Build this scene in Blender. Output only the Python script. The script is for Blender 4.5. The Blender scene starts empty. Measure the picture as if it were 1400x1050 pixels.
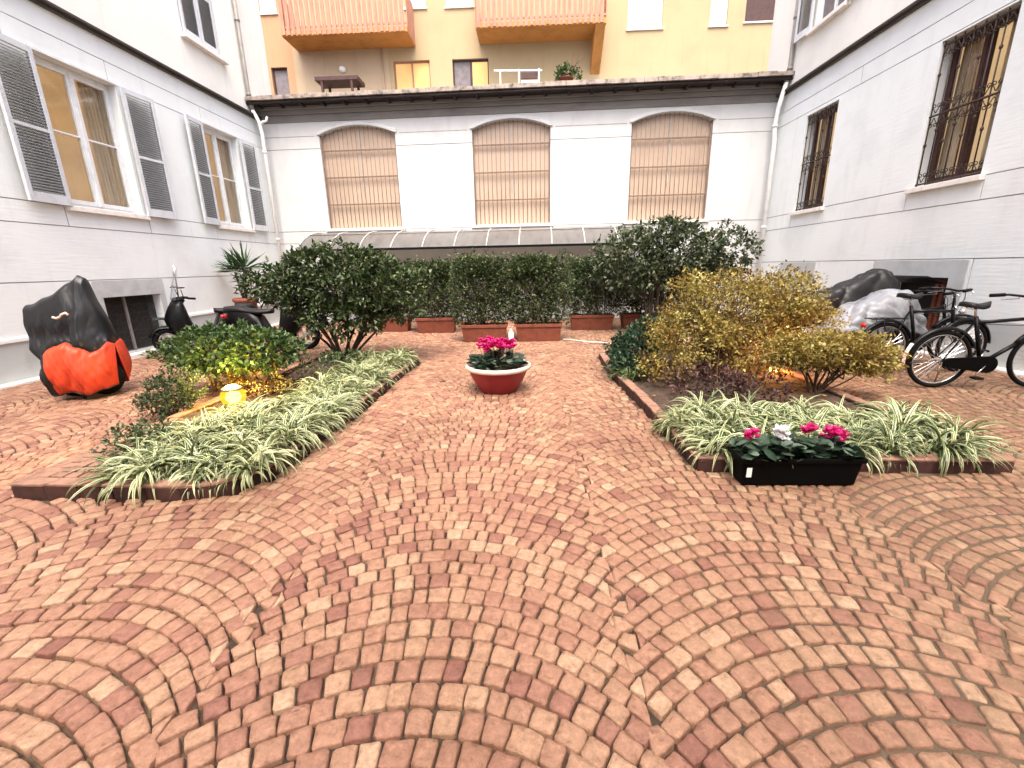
import bpy, math, random
import numpy as np
from math import radians as R, sin, cos, pi
from mathutils import Vector, Matrix

random.seed(7)
rng = np.random.default_rng(7)
scene = bpy.context.scene
col = scene.collection

# ------------------------------------------------------------------ helpers
class MB:
    """collects shapes for ONE mesh object"""
    def __init__(s):
        s.v = []; s.f = []
    def add(s, vs, fs):
        n = len(s.v); s.v += [tuple(p) for p in vs]
        s.f += [tuple(i + n for i in q) for q in fs]
    def box(s, x0, x1, y0, y1, z0, z1):
        s.add([(x0,y0,z0),(x1,y0,z0),(x1,y1,z0),(x0,y1,z0),(x0,y0,z1),(x1,y0,z1),(x1,y1,z1),(x0,y1,z1)],
              [(0,3,2,1),(4,5,6,7),(0,1,5,4),(1,2,6,5),(2,3,7,6),(3,0,4,7)])
    def obox(s, c, ax, ay, az):
        c, ax, ay, az = map(Vector, (c, ax, ay, az))
        vs = [c+ax*i+ay*j+az*k for k in (-1,1) for i, j in ((-1,-1),(1,-1),(1,1),(-1,1))]
        s.add(vs, [(0,3,2,1),(4,5,6,7),(0,1,5,4),(1,2,6,5),(2,3,7,6),(3,0,4,7)])
    def tube(s, pts, r, n=8, cap=True):
        pts = [Vector(p) for p in pts]
        rs = r if isinstance(r, (list, tuple)) else [r]*len(pts)
        rings = []; up = None
        for i, p in enumerate(pts):
            a = pts[max(i-1,0)]; b = pts[min(i+1,len(pts)-1)]
            d = (b-a)
            d = d.normalized() if d.length > 1e-9 else Vector((0,0,1))
            if up is None:
                t = Vector((0,0,1)) if abs(d.z) < .9 else Vector((1,0,0))
                up = (t - d*t.dot(d)).normalized()
            else:
                up = up - d*up.dot(d)
                up = up.normalized() if up.length > 1e-6 else d.orthogonal().normalized()
            w = d.cross(up)
            rings.append([p + (up*cos(2*pi*k/n) + w*sin(2*pi*k/n))*rs[i] for k in range(n)])
        base = len(s.v)
        for g in rings: s.v += [tuple(q) for q in g]
        for i in range(len(pts)-1):
            for k in range(n):
                a = base+i*n+k; b = base+i*n+(k+1)%n
                s.f.append((a, b, b+n, a+n))
        if cap:
            s.f.append(tuple(base+k for k in range(n))[::-1])
            s.f.append(tuple(base+(len(pts)-1)*n+k for k in range(n)))
    def ring(s, c, axis, rad, r, n=40, m=8):
        c = Vector(c); axis = Vector(axis).normalized(); u = axis.orthogonal().normalized(); w = axis.cross(u)
        base = len(s.v)
        for i in range(n):
            a = 2*pi*i/n; d = u*cos(a)+w*sin(a)
            for k in range(m):
                b = 2*pi*k/m
                s.v.append(tuple(c + d*(rad + r*cos(b)) + axis*r*sin(b)))
        for i in range(n):
            for k in range(m):
                s.f.append((base+i*m+k, base+((i+1)%n)*m+k, base+((i+1)%n)*m+(k+1)%m, base+i*m+(k+1)%m))
    def lathe(s, prof, c=(0,0,0), n=32, sx=1, sy=1):
        base = len(s.v); cx, cy, cz = c
        for r, z in prof:
            for k in range(n):
                a = 2*pi*k/n
                s.v.append((cx+r*cos(a)*sx, cy+r*sin(a)*sy, cz+z))
        for i in range(len(prof)-1):
            for k in range(n):
                s.f.append((base+i*n+k, base+i*n+(k+1)%n, base+(i+1)*n+(k+1)%n, base+(i+1)*n+k))
    def loft(s, rings, closed=True, cap=True):
        base = len(s.v); n = len(rings[0])
        for g in rings: s.v += [tuple(p) for p in g]
        for i in range(len(rings)-1):
            for k in range(n if closed else n-1):
                s.f.append((base+i*n+k, base+i*n+(k+1)%n, base+(i+1)*n+(k+1)%n, base+(i+1)*n+k))
        if cap and closed:
            s.f.append(tuple(base+k for k in range(n))[::-1]); s.f.append(tuple(base+(len(rings)-1)*n+k for k in range(n)))
    def build(s, name, mat, parent=None, smooth=False, bevel=0):
        me = bpy.data.meshes.new(name); me.from_pydata(s.v, [], s.f); me.update()
        return link(name, me, mat, parent, smooth, bevel)

def link(name, me, mat, parent=None, smooth=False, bevel=0):
    if mat: me.materials.append(mat)
    if smooth:
        me.polygons.foreach_set('use_smooth', [True]*len(me.polygons))
    o = bpy.data.objects.new(name, me); col.objects.link(o)
    if parent: o.parent = parent
    if bevel:
        b = o.modifiers.new('bevel', 'BEVEL'); b.width = bevel; b.segments = 2; b.limit_method = 'ANGLE'
    return o

def np_mesh(name, V, polys, uv=None):
    """polys: list of int arrays (n,k)"""
    me = bpy.data.meshes.new(name)
    V = np.asarray(V, dtype=np.float32)
    loops = np.concatenate([p.ravel() for p in polys]).astype(np.int32)
    tot = np.concatenate([np.full(len(p), p.shape[1], dtype=np.int32) for p in polys])
    start = np.concatenate([[0], np.cumsum(tot)[:-1]]).astype(np.int32)
    me.vertices.add(len(V)); me.vertices.foreach_set('co', V.ravel())
    me.loops.add(len(loops)); me.loops.foreach_set('vertex_index', loops)
    me.polygons.add(len(tot)); me.polygons.foreach_set('loop_start', start)
    me.update(calc_edges=True)
    if uv is not None:
        l = me.uv_layers.new(name='UVMap')
        l.data.foreach_set('uv', np.asarray(uv, dtype=np.float32)[loops].ravel())
    me.validate()
    return me

def tag(o, label=None, cat=None, group=None, kind=None):
    if label: o['label'] = label
    if cat: o['category'] = cat
    if group: o['group'] = group
    if kind: o['kind'] = kind
    return o

def thing(name, label, cat, loc=(0,0,0), rz=0, group=None):
    o = bpy.data.objects.new(name, None); col.objects.link(o)
    o.location = loc; o.rotation_euler = (0, 0, rz); o.empty_display_size = .2
    return tag(o, label, cat, group)

def copy_tree(o, parent=None):
    c = o.copy(); col.objects.link(c)
    if parent: c.parent = parent
    for ch in list(o.children): copy_tree(ch, c)
    return c

# ------------------------------------------------------------------ materials
def nt(name):
    m = bpy.data.materials.new(name); m.use_nodes = True
    t = m.node_tree; b = t.nodes['Principled BSDF']
    return m, t, b

def N(t, kind, **kw):
    n = t.nodes.new(kind)
    for k, v in kw.items():
        if k in n.inputs: n.inputs[k].default_value = v
        else: setattr(n, k, v)
    return n

def ramp(t, stops, interp='LINEAR'):
    n = t.nodes.new('ShaderNodeValToRGB'); n.color_ramp.interpolation = interp
    e = n.color_ramp.elements
    while len(e) < len(stops): e.new(.5)
    for i, (p, c) in enumerate(stops):
        e[i].position = p; e[i].color = (*c, 1)
    return n

def surf(name, c, rough=.6, var=.12, scale=6, bump=0, bscale=60, metal=0, stretch=(1,1,1), c2=None, detail=6, spec=.4):
    """painted / mineral surface: base colour with noise mottling and optional bump"""
    m, t, b = nt(name); L = t.links.new
    tc = N(t, 'ShaderNodeTexCoord'); mp = N(t, 'ShaderNodeMapping'); mp.inputs['Scale'].default_value = stretch
    L(tc.outputs['Object'], mp.inputs['Vector'])
    n1 = N(t, 'ShaderNodeTexNoise', Scale=scale, Detail=detail, Roughness=.65); L(mp.outputs[0], n1.inputs['Vector'])
    c2 = c2 or tuple(x*(1-var*2.2) for x in c)
    rp = ramp(t, [(.32, c2), (.5, c), (.72, tuple(min(1, x*(1+var)) for x in c))]); L(n1.outputs[0], rp.inputs[0])
    L(rp.outputs[0], b.inputs['Base Color'])
    b.inputs['Roughness'].default_value = rough; b.inputs['Metallic'].default_value = metal
    b.inputs['Specular IOR Level'].default_value = spec
    if bump:
        n2 = N(t, 'ShaderNodeTexNoise', Scale=bscale, Detail=5); L(mp.outputs[0], n2.inputs['Vector'])
        bp = N(t, 'ShaderNodeBump', Strength=bump, Distance=.01); L(n2.outputs[0], bp.inputs['Height']); L(bp.outputs[0], b.inputs['Normal'])
    return m

def leafmat(name, stops, rough=.4, trans=.25, spec=.28, patch=0, pscale=3.2):
    m, t, b = nt(name); L = t.links.new
    g = N(t, 'ShaderNodeNewGeometry'); rp = ramp(t, stops)
    if patch:                                          # sprays that turn colour together
        tc = N(t, 'ShaderNodeTexCoord'); nz = N(t, 'ShaderNodeTexNoise', Scale=pscale, Detail=3); L(tc.outputs['Object'], nz.inputs['Vector'])
        mr = N(t, 'ShaderNodeMapRange'); L(nz.outputs[0], mr.inputs[0]); mr.inputs[1].default_value = .32; mr.inputs[2].default_value = .68
        mf = N(t, 'ShaderNodeMix'); mf.inputs[0].default_value = patch; L(g.outputs['Random Per Island'], mf.inputs[2]); L(mr.outputs[0], mf.inputs[3]); L(mf.outputs[0], rp.inputs[0])
    else: L(g.outputs['Random Per Island'], rp.inputs[0])
    L(rp.outputs[0], b.inputs['Base Color']); b.inputs['Roughness'].default_value = rough
    b.inputs['Specular IOR Level'].default_value = spec
    if trans:
        tr = N(t, 'ShaderNodeBsdfTranslucent'); L(rp.outputs[0], tr.inputs['Color'])
        mx = N(t, 'ShaderNodeMixShader'); mx.inputs[0].default_value = trans
        L(b.outputs[0], mx.inputs[1]); L(tr.outputs[0], mx.inputs[2]); L(mx.outputs[0], t.nodes['Material Output'].inputs[0])
    return m

def emis(name, c, s, rough=.5):
    m, t, b = nt(name)
    b.inputs['Base Color'].default_value = (*c, 1); b.inputs['Emission Color'].default_value = (*c, 1)
    b.inputs['Emission Strength'].default_value = s; b.inputs['Roughness'].default_value = rough
    return m

def glassmat(name, tint=(.95,.97,.96), refl=.12):
    m, t, b = nt(name); L = t.links.new
    t.nodes.remove(b)
    tr = N(t, 'ShaderNodeBsdfTransparent'); tr.inputs[0].default_value = (*tint, 1)
    gl = N(t, 'ShaderNodeBsdfGlossy', Roughness=.03)
    lw = N(t, 'ShaderNodeLayerWeight', Blend=.25)
    ad = N(t, 'ShaderNodeMath', operation='MULTIPLY_ADD'); L(lw.outputs['Fresnel'], ad.inputs[0]); ad.inputs[1].default_value = .6; ad.inputs[2].default_value = refl*.4
    mx = N(t, 'ShaderNodeMixShader'); L(ad.outputs[0], mx.inputs[0]); L(tr.outputs[0], mx.inputs[1]); L(gl.outputs[0], mx.inputs[2])
    L(mx.outputs[0], t.nodes['Material Output'].inputs[0])
    return m

WALL = (.765, .80, .78)
M = {}
def plaster(name, c, dirt):
    """limewashed wall: broad mottling, drip streaks, fine trowel lines"""
    m, t, b = nt(name); L = t.links.new
    tc = N(t, 'ShaderNodeTexCoord')
    n1 = N(t, 'ShaderNodeTexNoise', Scale=1.1, Detail=7, Roughness=.62); L(tc.outputs['Object'], n1.inputs['Vector'])
    mp = N(t, 'ShaderNodeMapping'); mp.inputs['Scale'].default_value = (1, 2.6, .32); L(tc.outputs['Object'], mp.inputs[0])
    n2 = N(t, 'ShaderNodeTexNoise', Scale=1.6, Detail=6, Roughness=.6); L(mp.outputs[0], n2.inputs['Vector'])
    r1 = ramp(t, [(.30, tuple(x*(1-dirt) for x in c)), (.52, c), (.8, tuple(min(.9, x*1.03) for x in c))]); L(n1.outputs[0], r1.inputs[0])
    r2 = ramp(t, [(.28, (.86,.85,.83)), (.45, (1,1,1))]); L(n2.outputs[0], r2.inputs[0])
    mx = N(t, 'ShaderNodeMix', data_type='RGBA', blend_type='MULTIPLY'); mx.inputs[0].default_value = .55
    L(r1.outputs[0], mx.inputs[6]); L(r2.outputs[0], mx.inputs[7]); L(mx.outputs[2], b.inputs['Base Color'])
    b.inputs['Roughness'].default_value = .85; b.inputs['Specular IOR Level'].default_value = .2
    mp3 = N(t, 'ShaderNodeMapping'); mp3.inputs['Scale'].default_value = (1, 1.2, 14); L(tc.outputs['Object'], mp3.inputs[0])
    n3 = N(t, 'ShaderNodeTexNoise', Scale=2.2, Detail=4); L(mp3.outputs[0], n3.inputs['Vector'])
    bp = N(t, 'ShaderNodeBump', Strength=.25, Distance=.012); L(n3.outputs[0], bp.inputs['Height']); L(bp.outputs[0], b.inputs['Normal'])
    return m
M['wall'] = plaster('white_plaster', WALL, .10)
M['wallback'] = plaster('back_plaster', (.57,.575,.56), .12)
M['cream'] = plaster('cream_plaster', (.79,.775,.705), .07)
M['plinth'] = plaster('grey_plinth', (.46,.485,.465), .28)
M['greypaint'] = surf('grey_panel_paint', (.47,.485,.475), .8, .10, 2.2)
M['cornice'] = surf('cornice_paint', (.22,.205,.185), .8, .10, 3, stretch=(1,.3,1))
M['soffit'] = surf('soffit_wood', (.022,.014,.012), .7, .2, 8)
M['eave'] = surf('eave_tile', (.30,.25,.21), .8, .35, 5, bump=.4, bscale=30)
M['groove'] = surf('groove_dark', (.30,.285,.27), .9, .1, 5)
M['ledge'] = surf('shaded_ledge_metal', (.055,.045,.038), .6, .1, 6)  # dark metal tone also stands in for shade under the string course
M['riblight'] = surf('pale_rib', (.46,.45,.42), .5, .1, 10)
M['sill'] = surf('sill_stone', (.76,.72,.66), .7, .07, 9)
M['whitewood'] = surf('painted_wood', (.72,.74,.73), .5, .05, 8)
M['shutter'] = surf('shutter_paint', (.56,.585,.60), .55, .07, 7)
M['slat'] = surf('shutter_slat', (.20,.21,.215), .55, .08, 9)
M['glass'] = glassmat('window_glass')
M['grille'] = surf('wrought_iron', (.055,.036,.026), .55, .3, 30, metal=.3)
M['bar'] = surf('window_bar', (.24,.155,.12), .6, .15, 12)
M['barrail'] = surf('window_rail', (.19,.125,.09), .6, .15, 12)
M['pipewhite'] = surf('pipe_white', (.74,.72,.68), .45, .06, 6)
M['pipegrey'] = surf('pipe_grey', (.24,.225,.20), .45, .1, 6)
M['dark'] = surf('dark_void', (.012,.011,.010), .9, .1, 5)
M['mesh'] = surf('basement_grating', (.05,.045,.04), .7, .3, 20)
M['black'] = surf('black_rubber', (.003,.003,.003), .6, .2, 20, spec=.15)
M['tyre'] = surf('tyre_rubber', (.004,.004,.004), .8, .2, 30, spec=.15)
M['blackmetal'] = surf('black_paint', (.0035,.0035,.004), .35, .1, 10, spec=.2)
M['chrome'] = surf('bright_metal', (.62,.62,.62), .25, .1, 12, metal=.9)
M['plasticblack'] = surf('black_plastic', (.0022,.0022,.0024), .55, .1, 14, spec=.06)
M['seatblack'] = surf('seat_vinyl', (.008,.0075,.008), .55, .15, 14, bump=.2, bscale=120)
M['terra'] = surf('terracotta', (.16,.043,.022), .75, .16, 7, bump=.25, bscale=40)
M['terradark'] = surf('terracotta_dark', (.22,.075,.040), .75, .2, 7, bump=.25, bscale=40)
M['soil'] = surf('soil', (.055,.034,.022), .95, .35, 9, bump=.9, bscale=25)
M['bark'] = surf('bark', (.055,.040,.030), .9, .35, 14, bump=.8, bscale=40, stretch=(1,1,.3))
M['barkred'] = surf('bark_reddish', (.10,.05,.032), .9, .3, 14, bump=.6, bscale=40)
M['bowl'] = surf('bowl_red', (.22,.014,.020), .45, .15, 5)
M['bowlrim'] = surf('bowl_rim', (.62,.47,.40), .6, .08, 8)
M['pebble'] = surf('bowl_pebbles', (.42,.36,.31), .8, .25, 20)
M['petal'] = leafmat('magenta_petal', [(0,(.55,.010,.10)),(.5,(.75,.02,.16)),(1,(.85,.06,.26))], .5, .3)
M['petalwhite'] = leafmat('white_petal', [(0,(.80,.78,.78)),(1,(.86,.85,.85))], .5, .3)
M['petaldark'] = leafmat('deep_pink_petal', [(0,(.42,.006,.11)),(.5,(.62,.012,.17)),(1,(.75,.04,.28))], .5, .3)
M['camellia'] = leafmat('camellia_leaf', [(0,(.016,.028,.010)),(.5,(.032,.054,.017)),(.82,(.070,.100,.034)),(1,(.15,.17,.08))], .30, .12)
M['hedge'] = leafmat('hedge_leaf', [(0,(.018,.032,.012)),(.5,(.040,.068,.022)),(.8,(.095,.125,.045)),(1,(.20,.21,.10))], .38, .15)
M['camelliapale'] = leafmat('camellia_pale_leaf', [(0,(.018,.030,.013)),(.45,(.042,.062,.026)),(.8,(.10,.125,.062)),(1,(.24,.25,.16))], .33, .15)
M['pitto'] = leafmat('round_shrub_leaf', [(0,(.022,.045,.014)),(.5,(.045,.088,.024)),(.85,(.09,.14,.045)),(1,(.15,.19,.08))], .35, .15)
M['gold'] = leafmat('golden_leaf', [(0,(.055,.020,.010)),(.18,(.12,.052,.014)),(.40,(.22,.155,.032)),(.68,(.34,.28,.068)),(1,(.62,.56,.27))], .5, .3, patch=.5)
M['purple'] = leafmat('purple_brown_leaf', [(0,(.035,.016,.018)),(.6,(.075,.035,.03)),(1,(.13,.075,.05))], .5, .2)
M['conifer'] = leafmat('small_shrub_leaf', [(0,(.030,.050,.024)),(.6,(.060,.088,.040)),(1,(.11,.13,.06))], .5, .15)
M['bluegreen'] = leafmat('dark_shrub_leaf', [(0,(.012,.032,.018)),(.6,(.026,.058,.030)),(1,(.055,.095,.045))], .35, .12)
M['cyclleaf'] = leafmat('cyclamen_leaf', [(0,(.014,.030,.018)),(.6,(.032,.060,.034)),(1,(.12,.16,.12))], .35, .1)
M['yucca'] = leafmat('yucca_leaf', [(0,(.018,.040,.015)),(.6,(.035,.085,.025)),(1,(.07,.13,.04))], .4, .15)
M['dryleaf'] = leafmat('fallen_leaf', [(0,(.10,.04,.02)),(.6,(.22,.10,.04)),(1,(.34,.2,.07))], .7, .15)
M['coverblack'] = surf('black_nylon', (.010,.0105,.012), .40, .12, 4, bump=1, bscale=7, stretch=(1,1,.40))
M['coverorange'] = surf('orange_nylon', (.60,.055,.018), .55, .10, 6, bump=.9, bscale=9, stretch=(1,1,.45))
M['tarpgrey'] = surf('grey_tarp', (.19,.20,.215), .42, .6, 2.2, bump=1, bscale=7, c2=(.025,.025,.028))
M['tarpblack'] = surf('black_tarp', (.008,.008,.008), .5, .15, 5)
M['red'] = surf('red_reflector', (.45,.012,.012), .35, .1, 8)
M['yellowwall'] = plaster('yellow_plaster', (.40,.31,.18), .08)
M['orangewall'] = plaster('orange_plaster', (.42,.25,.14), .08)
M['palewall'] = plaster('pale_loggia_plaster', (.44,.335,.22), .07)
M['balcwood'] = surf('balcony_boards', (.40,.185,.12), .7, .16, 6, stretch=(3,3,.5))
M['balcunder'] = surf('balcony_soffit', (.46,.21,.055), .8, .1, 3)
M['darkwood'] = surf('dark_wood', (.055,.022,.018), .6, .2, 8)
M['whitepaint'] = surf('white_paint', (.80,.80,.79), .5, .04, 8)
M['bluegreypaint'] = surf('blind_grey', (.16,.14,.14), .6, .15, 6)
M['tancurtain'] = surf('tan_curtain', (.62,.47,.30), .8, .15, 5, stretch=(1,8,.3))
M['rope'] = surf('pale_hose', (.6,.56,.5), .5, .1, 10)
M['bottle'] = surf('white_plastic', (.75,.75,.72), .4, .05, 10)
M['label'] = surf('paper_label', (.72,.74,.70), .6, .05, 10)
M['lampcap'] = surf('lamp_cap', (.13,.125,.11), .5, .1, 10)

def room_mat(name, c, e):
    """warm lit room wall: paint that carries a little of the room lamps' own light"""
    m, t, b = nt(name); L = t.links.new
    tc = N(t, 'ShaderNodeTexCoord'); n1 = N(t, 'ShaderNodeTexNoise', Scale=1.3, Detail=4); L(tc.outputs['Object'], n1.inputs['Vector'])
    rp = ramp(t, [(.3, tuple(x*.75 for x in c)), (.7, c)]); L(n1.outputs[0], rp.inputs[0])
    L(rp.outputs[0], b.inputs['Base Color']); L(rp.outputs[0], b.inputs['Emission Color']); b.inputs['Emission Strength'].default_value = e
    b.inputs['Roughness'].default_value = .9
    return m
M['room'] = room_mat('lit_room_paint', (.50,.34,.18), .16)
M['roomyellow'] = room_mat('lit_room_yellow', (.50,.37,.22), .22)
M['frost'] = surf('frosted_glass', (.50,.385,.285), .35, .05, .8, c2=(.44,.33,.245))
M['bulb'] = emis('room_bulb', (1.0,.72,.35), 1.2)
# ------------------------------------------------------------------ camera
cd = bpy.data.cameras.new('camera'); cam = bpy.data.objects.new('camera', cd); col.objects.link(cam)
cd.sensor_width = 36; cd.lens = 36*594.7/1400; cd.clip_end = 500; cd.clip_start = .05
Rm = [[0.999161, 0.036137, -0.019295], [0.00919, 0.261265, 0.965223], [-0.039921, 0.96459, -0.260714]]
mw = Matrix([[Rm[0][i], Rm[1][i], -Rm[2][i]] for i in range(3)]).to_4x4()
mw.translation = (0, 0, 1.5); cam.matrix_world = mw
scene.camera = cam

# ------------------------------------------------------------------ light
w = bpy.data.worlds.new('World'); scene.world = w; w.use_nodes = True
sky = w.node_tree.nodes.new('ShaderNodeTexSky'); sky.sky_type = 'NISHITA'; sky.sun_disc = False
SUN_EL, SUN_AZ = 64, 177     # compass azimuth: the sun stands behind the camera, a little to the left
sky.sun_elevation = R(SUN_EL); sky.sun_rotation = R(SUN_AZ)
sky.air_density = .6; sky.dust_density = 6; sky.ozone_density = .6
w.node_tree.links.new(sky.outputs[0], w.node_tree.nodes['Background'].inputs[0])
w.node_tree.nodes['Background'].inputs[1].default_value = .15
sl = bpy.data.lights.new('sun', 'SUN'); sl.energy = .5; sl.angle = R(60); sl.color = (1, .95, .88)
so = bpy.data.objects.new('sun', sl); col.objects.link(so)
sd = Vector((sin(R(SUN_AZ))*cos(R(SUN_EL)), cos(R(SUN_AZ))*cos(R(SUN_EL)), sin(R(SUN_EL))))
so.rotation_euler = sd.to_track_quat('Z', 'Y').to_euler(); so.location = (0, -6, 16)
vs = scene.view_settings
vs.view_transform = 'Standard'; vs.look = 'None'; vs.gamma = 1; vs.exposure = 2.18

# ------------------------------------------------------------------ beds (outlines used by the paving too)
def arc(cx, cy, r, a0, a1, n=6):
    return [(cx+r*cos(R(a0+(a1-a0)*i/n)), cy+r*sin(R(a0+(a1-a0)*i/n))) for i in range(n+1)]
BEDL = [(-3.64,2.62)] + arc(-2.38, 3.04, .46, -90, 0, 6) + [(-1.84,4.6), (-1.80,6.75)] + arc(-2.15, 6.9, .35, 0, 90, 4) + [(-3.62,7.35)]
BEDR = [(1.24,3.02), (3.46,2.97), (3.42,7.5)] + arc(1.55, 7.1, .4, 90, 180, 4) + [(1.12,6.0), (1.20,4.6)]
def inside(poly, X, Y):
    X = np.asarray(X); Y = np.asarray(Y); c = np.zeros(X.shape, bool); n = len(poly)
    for i in range(n):
        x0, y0 = poly[i]; x1, y1 = poly[(i+1) % n]
        k = ((y0 > Y) != (y1 > Y)) & (X < (x1-x0)*(Y-y0)/((y1-y0) or 1e-9)+x0)
        c ^= k
    return c

# ------------------------------------------------------------------ ground and paving
g = MB(); g.add([(-120,-120,-.06),(120,-120,-.06),(120,120,-.06),(-120,120,-.06)], [(0,1,2,3)])
tag(g.build('ground', M['soil']), kind='structure')

def sett_mat():
    m, t, b = nt('porphyry_setts'); L = t.links.new
    ge = N(t, 'ShaderNodeNewGeometry'); tc = N(t, 'ShaderNodeTexCoord')
    r1 = ramp(t, [(0,(.180,.078,.056)), (.07,(.225,.108,.076)), (.25,(.268,.142,.094)), (.6,(.290,.164,.106)), (.88,(.318,.192,.122)), (1,(.37,.245,.162))])
    L(ge.outputs['Random Per Island'], r1.inputs[0])
    n1 = N(t, 'ShaderNodeTexNoise', Scale=30, Detail=10, Roughness=.82); L(tc.outputs['Object'], n1.inputs['Vector'])
    r2 = ramp(t, [(.30,(.26,.20,.17)), (.43,(.80,.76,.71)), (.54,(1,1,1)), (.68,(1.45,1.42,1.34))]); L(n1.outputs[0], r2.inputs[0])
    mx = N(t, 'ShaderNodeMix', data_type='RGBA', blend_type='MULTIPLY'); mx.inputs[0].default_value = 1
    L(r1.outputs[0], mx.inputs[6]); L(r2.outputs[0], mx.inputs[7])
    # broad worn and damp patches over the court
    n2 = N(t, 'ShaderNodeTexNoise', Scale=.55, Detail=5, Roughness=.6); L(tc.outputs['Object'], n2.inputs['Vector'])
    r3 = ramp(t, [(.32,(.62,.57,.50)), (.50,(1,.98,.95)), (.7,(1.10,1.06,1.02))]); L(n2.outputs[0], r3.inputs[0])
    mx2 = N(t, 'ShaderNodeMix', data_type='RGBA', blend_type='MULTIPLY'); mx2.inputs[0].default_value = .8
    L(mx.outputs[2], mx2.inputs[6]); L(r3.outputs[0], mx2.inputs[7])
    # sandy dust on the right hand side, along the bicycles
    sx = N(t, 'ShaderNodeSeparateXYZ'); L(tc.outputs['Object'], sx.inputs[0])
    ad = N(t, 'ShaderNodeMath', operation='MULTIPLY_ADD'); L(n2.outputs[0], ad.inputs[0]); ad.inputs[1].default_value = 3.0; L(sx.outputs[0], ad.inputs[2])
    mr = N(t, 'ShaderNodeMapRange'); L(ad.outputs[0], mr.inputs[0]); mr.inputs[1].default_value = 1.3; mr.inputs[2].default_value = 4.4; mr.inputs[3].default_value = 0; mr.inputs[4].default_value = .80
    n4 = N(t, 'ShaderNodeTexNoise', Scale=14, Detail=6); L(tc.outputs['Object'], n4.inputs['Vector'])
    mm = N(t, 'ShaderNodeMath', operation='MULTIPLY'); L(mr.outputs[0], mm.inputs[0])
    r5 = ramp(t, [(.35,(0,0,0)), (.65,(1,1,1))]); L(n4.outputs[0], r5.inputs[0]); L(r5.outputs[0], mm.inputs[1])
    mx3 = N(t, 'ShaderNodeMix', data_type='RGBA'); L(mm.outputs[0], mx3.inputs[0]); L(mx2.outputs[2], mx3.inputs[6]); mx3.inputs[7].default_value = (.130,.088,.044,1)
    L(mx3.outputs[2], b.inputs['Base Color'])
    n3 = N(t, 'ShaderNodeTexNoise', Scale=48, Detail=6, Roughness=.7); L(tc.outputs['Object'], n3.inputs['Vector'])
    bp = N(t, 'ShaderNodeBump', Strength=.9, Distance=.009); L(n3.outputs[0], bp.inputs['Height']); L(bp.outputs[0], b.inputs['Normal'])
    rr = ramp(t, [(.3,(.42,)*3), (.7,(.75,)*3)]); L(n1.outputs[0], rr.inputs[0]); L(rr.outputs[0], b.inputs['Roughness'])
    b.inputs['Specular IOR Level'].default_value = .35
    return m
M['sett'] = sett_mat()
def joint_mat():
    m, t, b = nt('joint_sand'); L = t.links.new
    tc = N(t, 'ShaderNodeTexCoord'); n1 = N(t, 'ShaderNodeTexNoise', Scale=1.6, Detail=7, Roughness=.7); L(tc.outputs['Object'], n1.inputs['Vector'])
    r1 = ramp(t, [(.30,(.012,.006,.003)), (.46,(.026,.014,.008)), (.58,(.085,.056,.032)), (.70,(.060,.058,.024))]); L(n1.outputs[0], r1.inputs[0])
    sx = N(t, 'ShaderNodeSeparateXYZ'); L(tc.outputs['Object'], sx.inputs[0])
    mr = N(t, 'ShaderNodeMapRange'); L(sx.outputs[0], mr.inputs[0]); mr.inputs[1].default_value = .1; mr.inputs[2].default_value = 1.8; mr.inputs[3].default_value = 0; mr.inputs[4].default_value = .75
    mx = N(t, 'ShaderNodeMix', data_type='RGBA'); L(mr.outputs[0], mx.inputs[0]); L(r1.outputs[0], mx.inputs[6]); mx.inputs[7].default_value = (.090,.060,.034,1)
    L(mx.outputs[2], b.inputs['Base Color']); b.inputs['Roughness'].default_value = .95
    n2 = N(t, 'ShaderNodeTexNoise', Scale=90, Detail=5); L(tc.outputs['Object'], n2.inputs['Vector'])
    bp = N(t, 'ShaderNodeBump', Strength=.8, Distance=.01); L(n2.outputs[0], bp.inputs['Height']); L(bp.outputs[0], b.inputs['Normal'])
    return m
M['joint'] = joint_mat()

XA, XB, YA, YB = -7.5, 6.6, -.6, 12.95
nx, ny = 90, 90
gx = np.linspace(XA-.1, XB+.1, nx); gy = np.linspace(YA-1.5, YB+.1, ny)
GX, GY = np.meshgrid(gx, gy)
jz = -.026 + .0165*np.clip((GX-.2)/1.8, 0, 1) + .004*np.sin(GX*3.1+np.sin(GY*2.3))*np.cos(GY*2.7)
V = np.stack([GX.ravel(), GY.ravel(), jz.ravel()], 1)
ii = np.arange(nx*ny).reshape(ny, nx)
Q = np.stack([ii[:-1,:-1].ravel(), ii[:-1,1:].ravel(), ii[1:,1:].ravel(), ii[1:,:-1].ravel()], 1)
tag(link('paving_bed', np_mesh('paving_bed', V, [Q]), M['joint'], smooth=True), kind='structure')

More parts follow.
